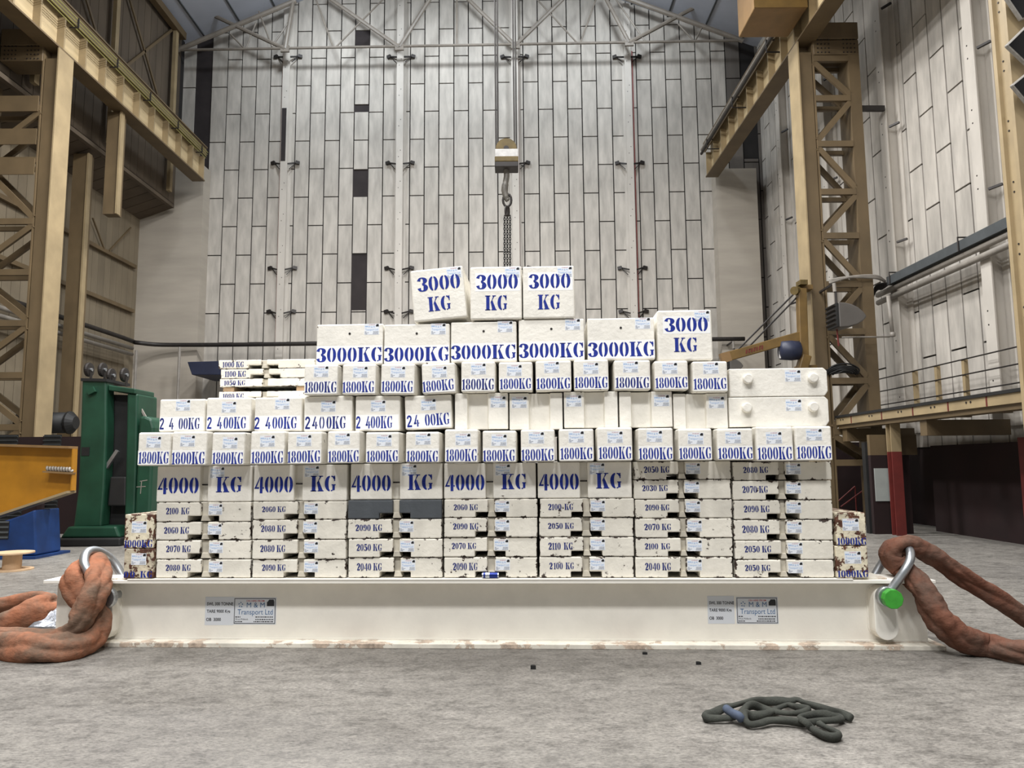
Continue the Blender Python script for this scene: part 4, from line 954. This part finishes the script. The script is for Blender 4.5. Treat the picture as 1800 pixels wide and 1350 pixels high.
# ------------------------------------------------------------------ jib crane on the right tower
YJ = 18.75
j = lambda x, y, dy=0.0: onY(x, y, YJ + dy)
e = thing('jib_crane', 'small yellow swing jib crane fixed to the right lattice tower', 'crane', j(1412, 650))
q = MB(); q.bar(j(1413, 655), j(1408, 508), .22, .22); q.part('mast', MT['jib'], e, bevel=.02)
q = MB(); q.bar(j(1268, 630), j(1410, 590), .16, .24); q.part('arm', MT['jib'], e, bevel=.015)
q = MB(); q.bar(j(1267, 630.5), j(1283, 626), .17, .25); q.part('yellow_tip', MT['ochre'], e)
for k, (a, b_) in enumerate((((1298, 614), (1401, 511)), ((1316, 610), (1405, 518)))):
    q = MB(); q.tube([j(*a, -.06 + .12 * k), j(*b_, -.06 + .12 * k)], .022, 6); q.part('tie_rod', MT['dark'], e)
q = MB(); q.cyl(j(1396, 511, -.12), j(1407, 511, .12), .11, 14); q.bar(j(1403, 498), j(1416, 498), .3, .12); q.part('head_bracket', MT['brass'], e)
q = MB(); q.bar(j(1404, 636), j(1420, 641), .3, .42); q.part('foot_bracket', MT['jib'], e, bevel=.03)
for yy in (503, 645):
    p = j(1411, yy); q = MB(); q.box(p.x - .05, XGR - .001, YJ + .08, 19.2, p.z - .06, p.z + .06); q.part('wall_bracket', MT['jib'], e)
q = MB()
for k in range(7):
    x = 1312 + 4.6 * k; y = 617.5 - 1.28 * k
    q.bar(j(x, y + 4, -.083), j(x + .6, y - 3, -.083), .035, .006)
    if k % 2: q.bar(j(x, y - 2.6, -.083), j(x + 3, y - 3.4, -.083), .02, .006)
q.part('worn_lettering', MT['redpost'], e)
e = thing('chain_hoist', 'blue electric chain hoist hanging under the yellow jib arm', 'hoist', j(1389, 634))
q = MB(); q.lathe([(.10, -.30), (.24, -.26), (.26, 0), (.24, .2), (.12, .26)], j(1390, 616), 16, 'x'); q.part('motor', MT['navy'], e, smooth=True)
q = MB(); q.bar(j(1386, 604), j(1386, 594), .2, .14); q.part('trolley', MT['mdark'], e)
q = MB(); q.tube([j(1372, 604), j(1371.5, 630)], .035, 8); q.part('white_limit_tube', MT['oldwhite'], e)
q = MB(); q.bar(j(1371, 604), j(1384, 604), .05, .05); q.part('side_arm', MT['mdark'], e)
# cable heap on the tower
q = MB(); c_ = onY(1481, 664, 18.98)
for k in range(7):
    t = [Vector((c_.x + .42 * math.cos(a_) * (.6 + .07 * k) + jit(.04), c_.y + .14 * math.sin(a_), c_.z + .10 + abs(math.sin(a_)) * (.05 + .03 * k) + jit(.02))) for a_ in [i * math.pi / 6 for i in range(13)]]
    q.tube(catmull(t, 3), .022, 5)
q.top('cable_heap', MT['mdark'], 'tangled heap of black cable resting on a brace of the right tower', 'cable', smooth=True)
# ------------------------------------------------------------------ mezzanine on the right
XM = 8.3
zt_, zb3 = onX(1781, 690, XM).z, onX(1781, 709, XM).z; YM0, YM1 = 11.9, 18.95
e = thing('mezzanine_deck', 'cream-edged steel mezzanine deck along the right wall', 'platform', (9.4, 17.5, zb3))
q = MB(); q.box(XM, XM + .06, YM0, YM1, zb3, zt_); q.part('edge_beam', MT['cream'], e, bevel=.004)
q = MB(); q.box(XM - .03, XR - .45, YM0, YM1, zt_ + .001, zt_ + .06); q.part('deck_boards', MT['mdark'], e)
y = YM0 + .4
while y < YM1:
    q = MB(); q.box(XM + .061, XR - .46, y - .05, y + .05, zb3 + .02, zt_); q.part('joist', MT['tan'], e); y += 1.35
q = MB(); q.box(XM + .05, XM + .35, YM0, YM1, zb3 - .10, zb3 - .002); q.part('bottom_flange', MT['tan'], e)
for yy in (12.9, 14.05, 15.3, 16.6, 18.1):
    q = MB(); q.box(XM - .008, XM - .0005, yy - .018, yy + .018, zb3, zt_); q.part('joint_cover', MT['redpost'], e)
    for d in (.45, .58):
        q = MB(); q.cyl((XM - .008, yy + d, zt_ - .06), (XM - .0005, yy + d, zt_ - .06), .022, 8); q.part('bolt', MT['dark'], e)
q = MB(); q.box(8.4, XR - .5, 15.0, 15.25, zb3 - .42, zb3 - .105); q.part('cross_beam', MT['tan'], e)
q = MB(); q.box(8.4, XR - .5, 18.6, 18.85, zb3 - .42, zb3 - .105); q.part('cross_beam', MT['tan'], e)
e = thing('mezzanine_deck', 'added unseen deck bay before the near tower, shading the space under the mezzanine', 'platform', (9.4, 6, zb3))  # bay out of view, added to shade the space under the mezzanine
q = MB(); q.box(XM, XM + .06, 1.5, 10.85, zb3, zt_); q.part('edge_beam', MT['cream'], e)
q = MB(); q.box(XM - .03, XR - .45, 1.5, 10.85, zt_ + .001, zt_ + .06); q.part('deck_boards', MT['mdark'], e)
def post(x0, x1, yb_, ysplit, lab):
    g = onZ((x0 + x1) / 2, yb_, 0); wd = (x1 - x0) * g.y / F; zs = onY(x0, ysplit, g.y).z
    e = thing('mezzanine_post', lab, 'post', (g.x, g.y, 0)); t_ = zb3 - .105
    q = MB(); q.ibeam((g.x, g.y, 0), (g.x, g.y, zs), wd, wd, .03, (0, 1, 0)); q.part('red_lower_part', MT['redpost'], e)
    q = MB(); q.ibeam((g.x, g.y, zs + .0005), (g.x, g.y, t_), wd, wd, .03, (0, 1, 0)); q.part('cream_upper_part', MT['cream'], e)
post(1573, 1590, 941, 794, 'red and cream steel post holding up the mezzanine edge, behind the right sling')
for (x0, x1, nm) in ((1604, 1612, 'farthest'), (1644, 1651, 'middle'), (1692, 1701, 'nearest')):
    a = onX((x0 + x1) / 2, 650, 10.05); q = MB(); q.bar((10.05, a.y, zt_ + .062), (10.05, a.y, zt_ + 1.12), .09, .10); q.top('rail_post', MT['cream'], f'cream guard-rail post on the mezzanine, {nm} of three', 'post', 'mezzanine rail posts')
for k, dz in enumerate((.35, .72, 1.06)):
    q = MB(); q.tube([(10.0 - .002, 12.5, zt_ + .06 + dz), (10.0 - .002, 21, zt_ + .06 + dz)], .016, 6); q.top('guard_wire', MT['dark'], f'thin guard wire strung between mezzanine rail posts, {("lowest", "middle", "topmost")[k]} one', 'wire', 'mezzanine guard wires')
# low maroon wall, office front and doorway under the mezzanine
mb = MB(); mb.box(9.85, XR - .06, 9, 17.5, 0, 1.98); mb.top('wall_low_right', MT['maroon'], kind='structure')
mb = MB(); g = onZ(1758, 964, 0); mb.box(9.62, 9.848, g.y - .18, g.y + .18, 0, 2.05); mb.top('trim_5', MT['redpost'], kind='structure')
YO = onZ(1550, 939, 0).y
e0 = onY(1536, 900, YO).x; e1_ = onY(1604, 900, YO).x
mb = MB(); mb.box(e0, e1_, YO, YO + .12, 0, onY(1560, 800, YO).z); mb.mi = 1; mb.box(e0, e1_ + .2, YO, YO + .12, onY(1560, 800, YO).z + .001, onY(1560, 764, YO).z); mb.top('wall_office', [MT['maroon'], MT['tan']], kind='structure')
a, b_ = onY(1540, 881, YO - .02), onY(1571, 823, YO - .02); mb = MB(); mb.box(a.x, b_.x, YO - .03, YO - .002, a.z, b_.z); mb.top('notice_board', MT['board'], 'blank pale grey board on the maroon wall under the mezzanine', 'board')
a, b_ = onZ(1525, 937, 0), onZ(1536, 937, 0)
e = thing('door_post', 'dark steel folding-door post left of the maroon office wall', 'post', ((a.x + b_.x) / 2, a.y - .1, 0))
for k in range(3):
    q = MB(); x = a.x - .02 + k * .075; q.box(x, x + .06, a.y - .16 + .02 * k, a.y, 0, onY(1520, 778, a.y).z); q.part('leaf', MT['tray'] if k else MT['mdark'], e)
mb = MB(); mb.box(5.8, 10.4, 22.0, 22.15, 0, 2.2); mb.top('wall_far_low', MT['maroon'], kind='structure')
e = thing('stair_rail', 'pair of thin sloping maroon handrails in the dark stairwell behind the stack', 'handrail', (onY(1490, 880, 20.4).x, 20.4, 0))
for (a, b_, dy) in (((1468, 886), (1503, 855), 0), ((1478, 891), (1519, 861), -.3)):
    q = MB(); q.tube([onY(*a, 20.4 + dy), onY(*b_, 20.4 + dy)], .02, 6); q.part('rail', MT['redpost'], e)
    q = MB(); p = onY(*b_, 20.4 + dy); q.tube([(p.x, p.y, p.z - .021), (p.x, p.y, 0)], .018, 6); q.part('rail_post', MT['redpost'], e)
# ------------------------------------------------------------------ floodlights on the near tower
def flood(cx, cy, half, ang, Y, lab, tiltx=0.0):
    c_ = onY(cx, cy, Y); s_ = half * Y / F; e = thing('floodlight', lab, 'floodlight', c_ - Vector((0, 0, s_)))
    ca, sa = math.cos(ang), math.sin(ang); a = Vector((ca, 0, sa)); b_ = Vector((-sa, 0, ca)); n_ = Vector((-.15, -1, -.25)).normalized()
    a = (a - n_ * a.dot(n_)).normalized(); b_ = n_.cross(a).normalized()
    q = MB(); q.obox(c_, a * s_, b_ * s_, n_ * .05); q.part('housing', MT['lampalu'], e, bevel=.02)
    q = MB(); q.obox(c_ + n_ * .052, a * s_ * .9, b_ * s_ * .9, n_ * .004); q.part('lamp_glass', MT['lampglass'], e)
    q = MB(); q.lathe([(s_ * .75, 0), (s_ * .6, .10), (s_ * .3, .16)], c_ + Vector((0, .055, 0)), 16, 'y'); q.part('lamp_back', MT['lampalu'], e, smooth=True)
    q = MB(); q.bar(c_ + Vector((0, .2, 0)), c_ + Vector((.15, .45, 0)), .06, .06); q.part('yoke', MT['lampalu'], e)
flood(1807, 78, 28, .80, 10.7, 'square floodlight with black glass on the near tower, middle of three')
flood(1804, -4, 30, .62, 10.75, 'square floodlight cut by the top right corner of the view')
flood(1812, 152, 25, .70, 10.7, 'square floodlight on the near tower, lowest of three')
# ------------------------------------------------------------------ crane hook, ropes and chains
YH = 9.0
h_ = lambda x, y, dy=0.0: onY(x, y, YH + dy)
sc = YH / F
e = thing('hook_block', 'crane hook block with brass sheave and worn white cheeks, hanging above the stack', 'hook', h_(890, 360))
c_ = h_(890, 264); q = MB(); q.cyl(c_ - Vector((0, .06, 0)), c_ + Vector((0, .06, 0)), 20 * sc * .95, 32); q.part('sheave', MT['brass'], e)
q = MB(); q.cyl(c_ - Vector((0, .085, 0)) - Vector((0, 0, .01)), c_ - Vector((0, .055, .01)), .035, 12); q.part('sheave_pin', MT['dark'], e)
for dy in (-.10, .08):
    a, b_ = h_(870.5, 281, dy), h_(910.5, 262, dy); q = MB(); q.box(a.x, b_.x, a.y - .012, a.y + .012, a.z, b_.z); q.part('white_cheek', MT['oldwhite'], e, bevel=.006)
a, b_ = h_(870, 299), h_(911, 280.5); q = MB(); q.box(a.x, b_.x, YH - .115, YH + .115, a.z + (b_.z - a.z) * .5, b_.z); q.part('crosshead', MT['brass'], e, bevel=.008)
q = MB(); q.box(a.x, b_.x, YH - .11, YH + .11, a.z, a.z + (b_.z - a.z) * .495); q.part('lower_cheek', MT['dark'], e, bevel=.008)
pts = [h_(890, 298), h_(890.5, 310), h_(888.5, 322), h_(887, 335), h_(890, 348), h_(893, 353)]
q = MB(); q.tube(catmull(pts, 5), [5.2 * sc] * 11 + [6.0 * sc] * 5 + [5.5 * sc] * 5 + [4.5 * sc] * 4 + [2.5 * sc], 14); q.part('hook', MT['hook'], e, smooth=True)
for k, (x0, x1) in enumerate(((872, 869.5), (875.5, 874.0), (904.5, 900.8), (908, 905.0))):
    q = MB(); q.tube([h_(x0, 262, -.03), h_(x1, -10, -.03)], .010, 6); q.part('wire_rope', MT['dark'], e)
def linkpts(c_, a, b_, A, B): return [c_ + a * A * math.cos(t) * (1 if abs(math.cos(t)) > .2 else 1) + b_ * B * math.sin(t) for t in [2 * math.pi * k / 14 for k in range(14)]]
e = thing('chain_sling', 'dark multi-leg chain sling hanging from the crane hook behind the top blocks', 'chain', h_(892, 470))
q = MB(); q.torus_loop(linkpts(h_(891.5, 352), Vector((1, 0, 0)), Vector((0, 0, 1)), 7.5 * sc, 12 * sc), 2.2 * sc, 8); q.part('master_link', MT['dark'], e, smooth=True)
for dx in (-3.5, 0, 3.5):
    q = MB(); q.torus_loop(linkpts(h_(891.5 + dx * .5, 371, .02 * dx), Vector((.5, .85, 0)), Vector((0, 0, 1)), 3.0 * sc, 9 * sc), 1.7 * sc, 6); q.part('shortening_hook', MT['dark'], e, smooth=True)
for s_, dx in enumerate((-4.8, 0, 4.8)):
    q = MB(); y = 381 
    k = 0
    while y < 505:
        a = Vector((.8, .6, 0)) if k % 2 else Vector((.5, -.86, 0))
        q.torus_loop(linkpts(h_(891.8 + dx, y, .03 * (s_ % 2)), a, Vector((0, 0, 1)), 1.9 * sc, 3.3 * sc), .72 * sc, 5); y += 4.3; k += 1
    q.part('chain_leg', MT['mdark'], e)
# ------------------------------------------------------------------ shackles
def P3(x, y, w_): u, z = S.px(x, y, w_); return S((u, w_, z))
def shackle(lab, pin, crown, hw, r, nut):
    W0 = .15; u0_, z0_ = S.px(*pin, -.09); u1, z1 = S.px(*crown, W0); d = Vector((u1 - u0_, 0, z1 - z0_)); L = d.length; d.normalize()
    e = thing('bow_shackle', lab, 'shackle', S((u0_, W0, z0_ - .1)))
    pts = []
    for (f, wv) in ((.0, .90), (.18, .92), (.40, .98), (.60, 1.0), (.78, .90), (.91, .62), (.98, .32), (1.0, 0)): pts.append((f, wv))
    path = [S(Vector((u0_, W0 - hw * wv, z0_)) + d * L * f) for f, wv in pts] + [S(Vector((u0_, W0 + hw * wv, z0_)) + d * L * f) for f, wv in pts[-2::-1]]
    q = MB(); q.tube(catmull(path, 5), r, 14); q.part('bow', MT['steel'], e, smooth=True)
    for s_ in (-1, 1):
        q = MB(S); q.lathe([(r * 2.2, -.035), (r * 2.4, -.02), (r * 2.4, .02), (r * 2.2, .035)], (u0_, W0 + s_ * hw * .90, z0_), 24, 'y'); q.part('eye', MT['steel'], e, smooth=False)
    q = MB(S); q.cyl((u0_, W0 - hw * 1.05, z0_), (u0_, W0 + hw * 1.1, z0_), r * 1.1, 16); q.part('pin', MT['steel'], e)
    if nut:
        q = MB(S); q.lathe([(.083, -.035), (.083, .028), (.074, .04)][::1], (u0_ + .012, W0 - hw * .90 - .078, z0_ - .005), 10, 'y'); q.part('green_nut', MT['green'], e, bevel=.006)
    return e
shackle('big grey bow shackle with a green nut at the right end of the beam', (1562, 1050), (1592, 962), .22, .036, True)
shackle('big grey bow shackle at the left end of the beam, threaded by the orange sling', (182, 1052), (160, 968), .215, .040, False)
# ------------------------------------------------------------------ cloth slings
def sling(name, mat, lab, cat, path, seed, k=10, folds=.33, n=48):
    rng = random.Random(seed); pts = catmull([p for p, r in path], k); rs = [r.x for r in catmull([(r, 0, 0) for p, r in path], k)]
    ph = [rng.uniform(0, 6.28) for _ in range(6)]
    def f(i, t):
        s_ = math.sin(2 * t + .05 * i + ph[0]) * .55
        c1 = 1 - abs(math.sin(1.5 * t + .10 * i + ph[1])) ** .75          # sharp creases winding round
        c2 = 1 - abs(math.sin(2.5 * t - .16 * i + ph[2] + .5 * math.sin(.2 * i))) ** .8
        return 1 + folds * (s_ - 1.1 * c1 * (.6 + .4 * math.sin(.17 * i + ph[4])) - .8 * c2 * (.5 + .5 * math.sin(.23 * i + ph[5])) + .5) + .04 * math.sin(.55 * i + ph[3]) + .028 * math.sin(1.45 * i + 1.6 * math.sin(t + ph[0]))
    q = MB(); q.tube(pts, rs, n, rad=f); return q.top(name, MT[mat], lab, cat, smooth=True)
def fl(x, y, r): p = onZ(x, y, 0); return Vector((p.x, p.y, r)), r       # lying on the floor, x,y = ground line
def at(x, y, w_, r): return P3(x, y, w_), r
sling('round_sling', 'slingbrown', 'long brown cloth round sling looped through the right shackle and trailing off to the right', 'sling',
      [at(1900, 1140, .35, .066), at(1810, 1090, .28, .066), at(1745, 1048, .22, .070), at(1690, 1012, .18, .072), at(1645, 981, .16, .074), at(1612, 963, .15, .082), at(1584, 958, .15, .098), at(1567, 976, .17, .106), at(1588, 1000, .15, .102), at(1616, 1030, -.06, .098), at(1638, 1066, -.14, .102), at(1660, 1098, -.19, .102), at(1696, 1124, -.21, .094), at(1740, 1138, -.22, .086), fl(1790, 1166, .084), fl(1860, 1172, .084), fl(1960, 1176, .08)], 3)
sling('round_sling', 'sling', 'bulky orange-brown cloth round sling heaped at the left end of the beam', 'sling',
      [fl(-90, 1142, .09), fl(-20, 1152, .095), fl(35, 1160, .098), fl(85, 1162, .098), fl(128, 1157, .10), at(160, 1118, -.20, .098), at(171, 1092, -.13, .092), at(158, 1066, -.12, .088), at(136, 1042, -.13, .088), at(126, 1018, -.11, .086), at(138, 1000, .04, .078), at(156, 992, .22, .07),
       at(168, 984, .20, .074), at(174, 1002, .04, .088), at(172, 1028, -.16, .096), at(160, 1053, -.25, .096), at(147, 1078, -.30, .092), at(135, 1102, -.33, .078), at(105, 1116, -.34, .066), at(60, 1119, -.34, .066), at(0, 1117, -.34, .07), at(-60, 1118, -.34, .075), at(-150, 1112, 0, .08), at(-120, 1105, .2, .08), at(-40, 1108, .25, .09), at(15, 1096, .28, .098), at(52, 1078, .34, .10), at(80, 1066, .5, .10), at(92, 1060, .75, .09), at(70, 1052, .95, .08), at(20, 1060, .95, .085), at(-50, 1078, .9, .085)], 8, k=8)
# crumpled silver sheet beside the beam end
q = MB(); c_ = S((S.px(70, 1100, .45)[0], .50, 0)); rng = random.Random(4); ringsl = []
for i in range(9):
    lat = math.pi / 2 * i / 8; ringsl.append([q.vert(c_ + Vector((math.cos(lat) * math.cos(t) * .26 * (1 + rng.uniform(-.16, .16)), math.cos(lat) * math.sin(t) * .22 * (1 + rng.uniform(-.16, .16)), max(0.004, math.sin(lat) * .27 * (1 + rng.uniform(-.16, .16)))))) for t in [2 * math.pi * k / 18 for k in range(18)]])
for i in range(8):
    for k in range(18): q.face([ringsl[i][k], ringsl[i][(k + 1) % 18], ringsl[i + 1][(k + 1) % 18], ringsl[i + 1][k]])
q.face(ringsl[0]); q.face(ringsl[-1]); q.top('plastic_sheet', MT['foil'], 'crumpled silvery plastic sheet on the floor behind the orange sling', 'sheet')
# black sling tangle
bx = lambda a, z: [Vector((onZ(1220 + x / 6.0, 1200 + y / 6.0, zz).x, onZ(1220 + x / 6.0, 1200 + y / 6.0, zz).y, zz)) for (x, y, zz) in a]
BP = [(1660, 375, .03), (1560, 335, .035), (1400, 290, .06), (1250, 240, .06), (1150, 205, .06), (1085, 180, .06), (1010, 195, .05), (900, 195, .04), (780, 195, .035), (650, 185, .035), (520, 212, .035), (420, 238, .06), (330, 262, .05), (220, 318, .03), (120, 352, .03), (150, 375, .03), (280, 378, .03), (400, 368, .035), (490, 330, .05), (545, 265, .06), (620, 235, .06), (720, 268, .035), (850, 305, .03), (1000, 325, .03), (1130, 318, .05), (1200, 290, .06), (1130, 270, .06), (1060, 255, .05), (990, 235, .04), (900, 262, .03), (780, 320, .03), (620, 350, .03), (545, 330, .05), (540, 390, .04), (590, 438, .03), (690, 432, .03), (800, 400, .035), (900, 398, .035), (1040, 410, .035), (1180, 425, .035), (1320, 405, .04), (1480, 392, .04), (1550, 375, .03), (1480, 350, .035), (1350, 335, .05), (1230, 340, .06), (1110, 375, .05), (1180, 420, .06), (1240, 480, .03), (1330, 535, .03), (1440, 575, .03), (1530, 555, .03), (1480, 510, .03), (1390, 470, .03), (1320, 430, .035)]
pts = bx(BP, 0); e = thing('black_sling', 'tangled dark grey cloth sling lying on the floor at the lower right', 'sling', (pts[20].x, pts[20].y, 0))
rng = random.Random(11); P_ = catmull(pts, 5); ph = 1.3
q = MB(); q.tube(P_, [.0215 + .004 * math.sin(.21 * i) for i in range(len(P_))], 10, rad=lambda i, t: 1 + .16 * math.sin(2 * t + .2 * i) + .08 * math.sin(5 * t - .33 * i)); q.part('sling_loop', MT['blacksling'], e, smooth=True)
q = MB(); P2 = catmull(bx([(340, 275, .06), (400, 320, .06), (470, 350, .06), (500, 385, .04)], 0), 5); q.tube(P2, .027, 10); q.part('blue_sleeve', MT['slate'], e, smooth=True)
for k, (x, y) in enumerate(((1133, 1150), (1227, 1168), (1226, 1139), (937, 1176))):
    p = onZ(x, y, 0); q = MB(); q.poly  # little chips
    q.prism([(p.x - .02, p.y - .012), (p.x + .022, p.y - .015), (p.x + .012, p.y + .014), (p.x - .01, p.y + .018)], 0.001, .018 + .004 * k, 'z'); q.top('debris_chip', MT['mdark'], ('dark chip on the floor in front of the beam, middle right', 'dark chip on the floor farther right, just below the hire sign', 'dark flake against the bottom flange of the beam', 'tiny dark chip on the floor in front of the beam centre')[k], 'debris', 'dark chips on the floor')
# ------------------------------------------------------------------ left foreground machinery
# green twin-column machine
YG = 15.8
g = lambda x, y, dy=0.0: onY(x, y, YG + dy)
e = thing('green_machine', 'tall dark green twin-column machine frame left of the stack', 'machine', (g(180, 950).x, YG + .5, 0))
def col(P, d0, d1, m, nm, bev=.03):
    q = MB(); q.prism([(g(*p).x, max(g(*p).z, .17)) for p in P], YG + d0, YG + d1, 'y'); q.part(nm, MT[m], e, bevel=bev)
col([(144, 667), (187, 668), (187, 760), (183, 860), (178, 926), (128, 928), (137, 860), (141, 760)], 0, .34, 'mgreen', 'left_column', .04)
col([(219, 690), (238, 691), (236, 800), (232, 915), (214, 915), (217, 800)], .1, 1.0, 'mgreen', 'right_column', .04)
col([(144, 665), (189, 666), (189, 671), (144, 670)], -.04, .95, 'mdark', 'cap_plate', 0)
col([(188, 676), (236, 683), (236, 692), (188, 686)], .05, .9, 'mgreen', 'crosshead', .02)
col([(160, 690), (222, 692), (220, 930), (150, 930)], .36, .8, 'mdark', 'inner_back', 0)
col([(189, 838), (217, 838), (216, 890), (184, 890)], .10, .35, 'mdark', 'slide_block', .03)
q = MB(); q.bar(g(184, 826, .1), g(207, 792, .1), .07, .07); q.part('silver_lever', MT['steel'], e)
q = MB(); a, b_ = g(100, 950), g(222, 950); q.box(a.x, b_.x, YG - .25, YG + 1.3, .0, .165); q.part('base_plate', MT['mdark'], e, bevel=.03)
q = MB(); a, b_ = g(112, 925), g(216, 944); q.prism([(a.x, .166), (b_.x, .166), (b_.x - .1, .40), (a.x + .15, .40)], YG - .12, YG + 1.1, 'y'); q.part('plinth', MT['mgreen'], e, bevel=.04)
a, b_ = g(143, 801), g(158, 786); q = MB(); q.box(a.x, b_.x, YG - .012, YG + .05, a.z, b_.z); q.part('dark_window', MT['mdark'], e)
q = MB(); q.bar(g(155, 690, -.05), g(167, 684, -.05), .08, .12); q.part('lifting_lug', MT['mgreen'], e)
for (x, y) in ((161, 651), (185, 651), (200, 661), (223, 660)):
    c_ = g(x, y, .4); q = MB(); q.lathe([(.10, -.04), (.15, -.035), (.16, 0), (.15, .035), (.10, .04)], c_ - Vector((0, .1, 0)), 20, 'x'); o = q.part('pulley', MT['dark'], e)
    q = MB(); q.bar(c_ - Vector((-.05, .1, .0)), c_ - Vector((-.05, .1, .26)), .015, .08); q.part('pulley_stay', MT['dark'], e)
    q = MB(); q.cyl(c_ + Vector((.041, -.1, 0)), c_ + Vector((.075, -.1, 0)), .035, 10); q.part('pulley_pin', MT['steel'], e)
x0_, x1_ = g(238.5, 800).x + .01, g(278, 800, .3).x; zt2 = g(250, 733, .3).z
q = MB(); P = [(x0_, .0), (x1_, 0), (x1_, zt2 - .25), (x1_ - .06, zt2 - .06), (x1_ - .2, zt2), (x0_, zt2)]; q.prism(P, YG + .05, YG + 1.2, 'y')
tk = q.top('green_tank', MT['mgreen'], 'rounded green and grey tank cabinet between the machine and the stack', 'tank', bevel=.05)
q = MB()
for (xa, ya, xb, yb_) in ((249, 845, 247, 868), (246, 846, 259, 844), (240, 856, 256, 855)): q.bar(onY(xa, ya, YG + .046), onY(xb, yb_, YG + .046), .016, .006, (0, 1, 0))
q.part('chalk_mark', MT['pipegrey'], tk)
q = MB()
for (xa, ya, xb, yb_) in ((243, 733, 247, 717), (247, 717, 256, 733)): q.bar(g(xa, ya, .3), g(xb, yb_, .3), .04, .04)
q.top('lifting_hook', MT['pipegrey'], 'bent lifting hook standing on top of the green tank', 'hook')
# yellow tapered beam on a blue support
YB = 14.0
f = lambda x, y, dy=0.0: onY(x, y, YB + dy)
A = [f(-160, 780), f(132, 789), f(129, 862), f(-160, 958)]
e = thing('yellow_beam', 'yellow tapered crane beam end at the left edge, resting on the blue support', 'beam', f(0, 905))
q = MB(); q.prism([(p.x, p.z) for p in A], YB, YB + .04, 'y'); q.part('web', MT['yellow'], e)
q = MB(); a, b_ = A[0], A[1]; q.obox((a + b_) / 2 + Vector((0, -.06, .025)), (b_ - a) / 2, (0, .15, 0), (0, 0, .022)); q.part('top_flange', MT['ochre'], e)
q = MB(); a, b_ = A[3], A[2]; q.obox((a + b_) / 2 + Vector((0, -.06, -.025)), (b_ - a) / 2, (0, .15, 0), (0, 0, .022)); q.part('bottom_flange', MT['cream'], e)
q = MB(); a, b_ = A[1], A[2]; q.obox((a + b_) / 2 + Vector((.014, -.03, 0)), (a - b_) / 2, (0, .07, 0), (.012, 0, 0)); q.part('end_plate', MT['yellow'], e)
q = MB(); a, b_ = f(81, 829, -.12), f(127, 832, -.12); q.bar(a, b_, .22, .03); q.part('bracket_shelf', MT['ochre'], e)
q = MB(); a, b_ = f(82, 824, -.13), f(126, 826, -.13); n_ = 60
pts = []
for k in range(n_ + 1): t = k / n_; p = a.lerp(b_, t); an = t * 2 * math.pi * 9; pts.append(p + Vector((0, math.cos(an) * .035, math.sin(an) * .035)))
q.tube(pts, .022, 6); q.top('wire_rope_coil', MT['pipegrey'], 'grey wire rope coiled along the bracket of the yellow beam', 'rope', smooth=True)
YS = 13.6
s2 = lambda x, y, dy=0.0: onY(x, y, YS + dy)
e = thing('blue_support', 'blue steel support pillar under the yellow beam at the left edge', 'support', (s2(0, 960).x, YS + .3, 0))
q = MB(); q.prism([(s2(-140, 925).x, .05), (s2(64, 966).x, .05), (s2(61, 896).x, s2(61, 892).z - .04), (s2(40, 897).x, s2(40, 899).z - .06), (s2(-140, 950).x, s2(-140, 958).z - .08)], YS, YS + .75, 'y'); q.part('body', MT['blue'], e, bevel=.03)
q = MB(); a, b_ = s2(-140, 970), s2(72, 970); q.box(a.x, b_.x, YS - .15, YS + .9, 0, .045); q.part('foot_plate', MT['blue'], e)
q = MB(); a, b_ = s2(-30, 948), s2(17, 916); q.box(a.x, b_.x, YS - .008, YS + .02, a.z, b_.z); q.part('slot', MT['mdark'], e)
for k in range(4):
    zz = s2(0, 945 - 9 * k).z; q = MB(); q.box(s2(-30, 930).x, s2(16, 930).x, YS - .03, YS - .009, zz - .012, zz + .022); q.part('grey_bar', MT['tray'], e)
# wooden cable drum
gg = onZ(16, 1003, 0); gy = gg.y; rs = 33 * gy / F; hh = onY(16, 971, gy).z
e = thing('cable_drum', 'small empty plywood cable drum standing on the floor at the left edge', 'drum', (gg.x, gy + rs * .2, 0))
cc2 = Vector((gg.x, gy + rs * .2, 0))
q = MB(); q.lathe([(rs, 0), (rs, .022)], cc2, 32); q.part('flange', MT['wood'], e)
q = MB(); q.lathe([(rs, hh - .022), (rs, hh)], cc2, 32); q.part('flange', MT['wood'], e)
q = MB(); q.lathe([(rs * .44, .0225), (rs * .44, hh - .0225)], cc2, 24); q.part('core', MT['wood'], e)
# maroon louvred screen and post behind
YL = 18.6
l_ = lambda x, y, dy=0.0: onY(x, y, YL + dy)
e = thing('louvred_screen', 'maroon screen wall with grey louvre grilles behind the yellow beam', 'screen', (l_(60, 925).x, YL, 0))
q = MB(); q.box(-15.1, l_(139, 850).x, YL, YL + .1, 0, l_(60, 768).z); q.part('screen_panel', MT['maroon'], e)
for (xa, ya, xb, yb_) in ((70, 924, 102, 878), (77, 786, 109, 764), (-20, 786, 33, 764), (-40, 924, 40, 878)):
    a, b_ = l_(xa, ya), l_(xb, yb_); q = MB(); q.box(a.x, b_.x, YL - .012, YL - .001, a.z, b_.z); gfr = q.part('grille', MT['mdark'], e)
    n_ = max(3, int((b_.z - a.z) / .085)); q = MB()
    for k in range(n_): z = a.z + (b_.z - a.z) * (k + .5) / n_; q.obox(((a.x + b_.x) / 2, YL - .04, z), ((b_.x - a.x) / 2, 0, 0), (0, .022, -.016), (0, 0, .006))
    sl = q.part('louvre_slat', MT['tray'], gfr, smooth=False)
a = onZ(66, 940, 0); q = MB(); q.box(a.x - .06, a.x + .06, a.y, a.y + .12, 0, 1.05); q.top('maroon_post', MT['maroon'], 'short maroon post between the blue support and the green machine', 'post')
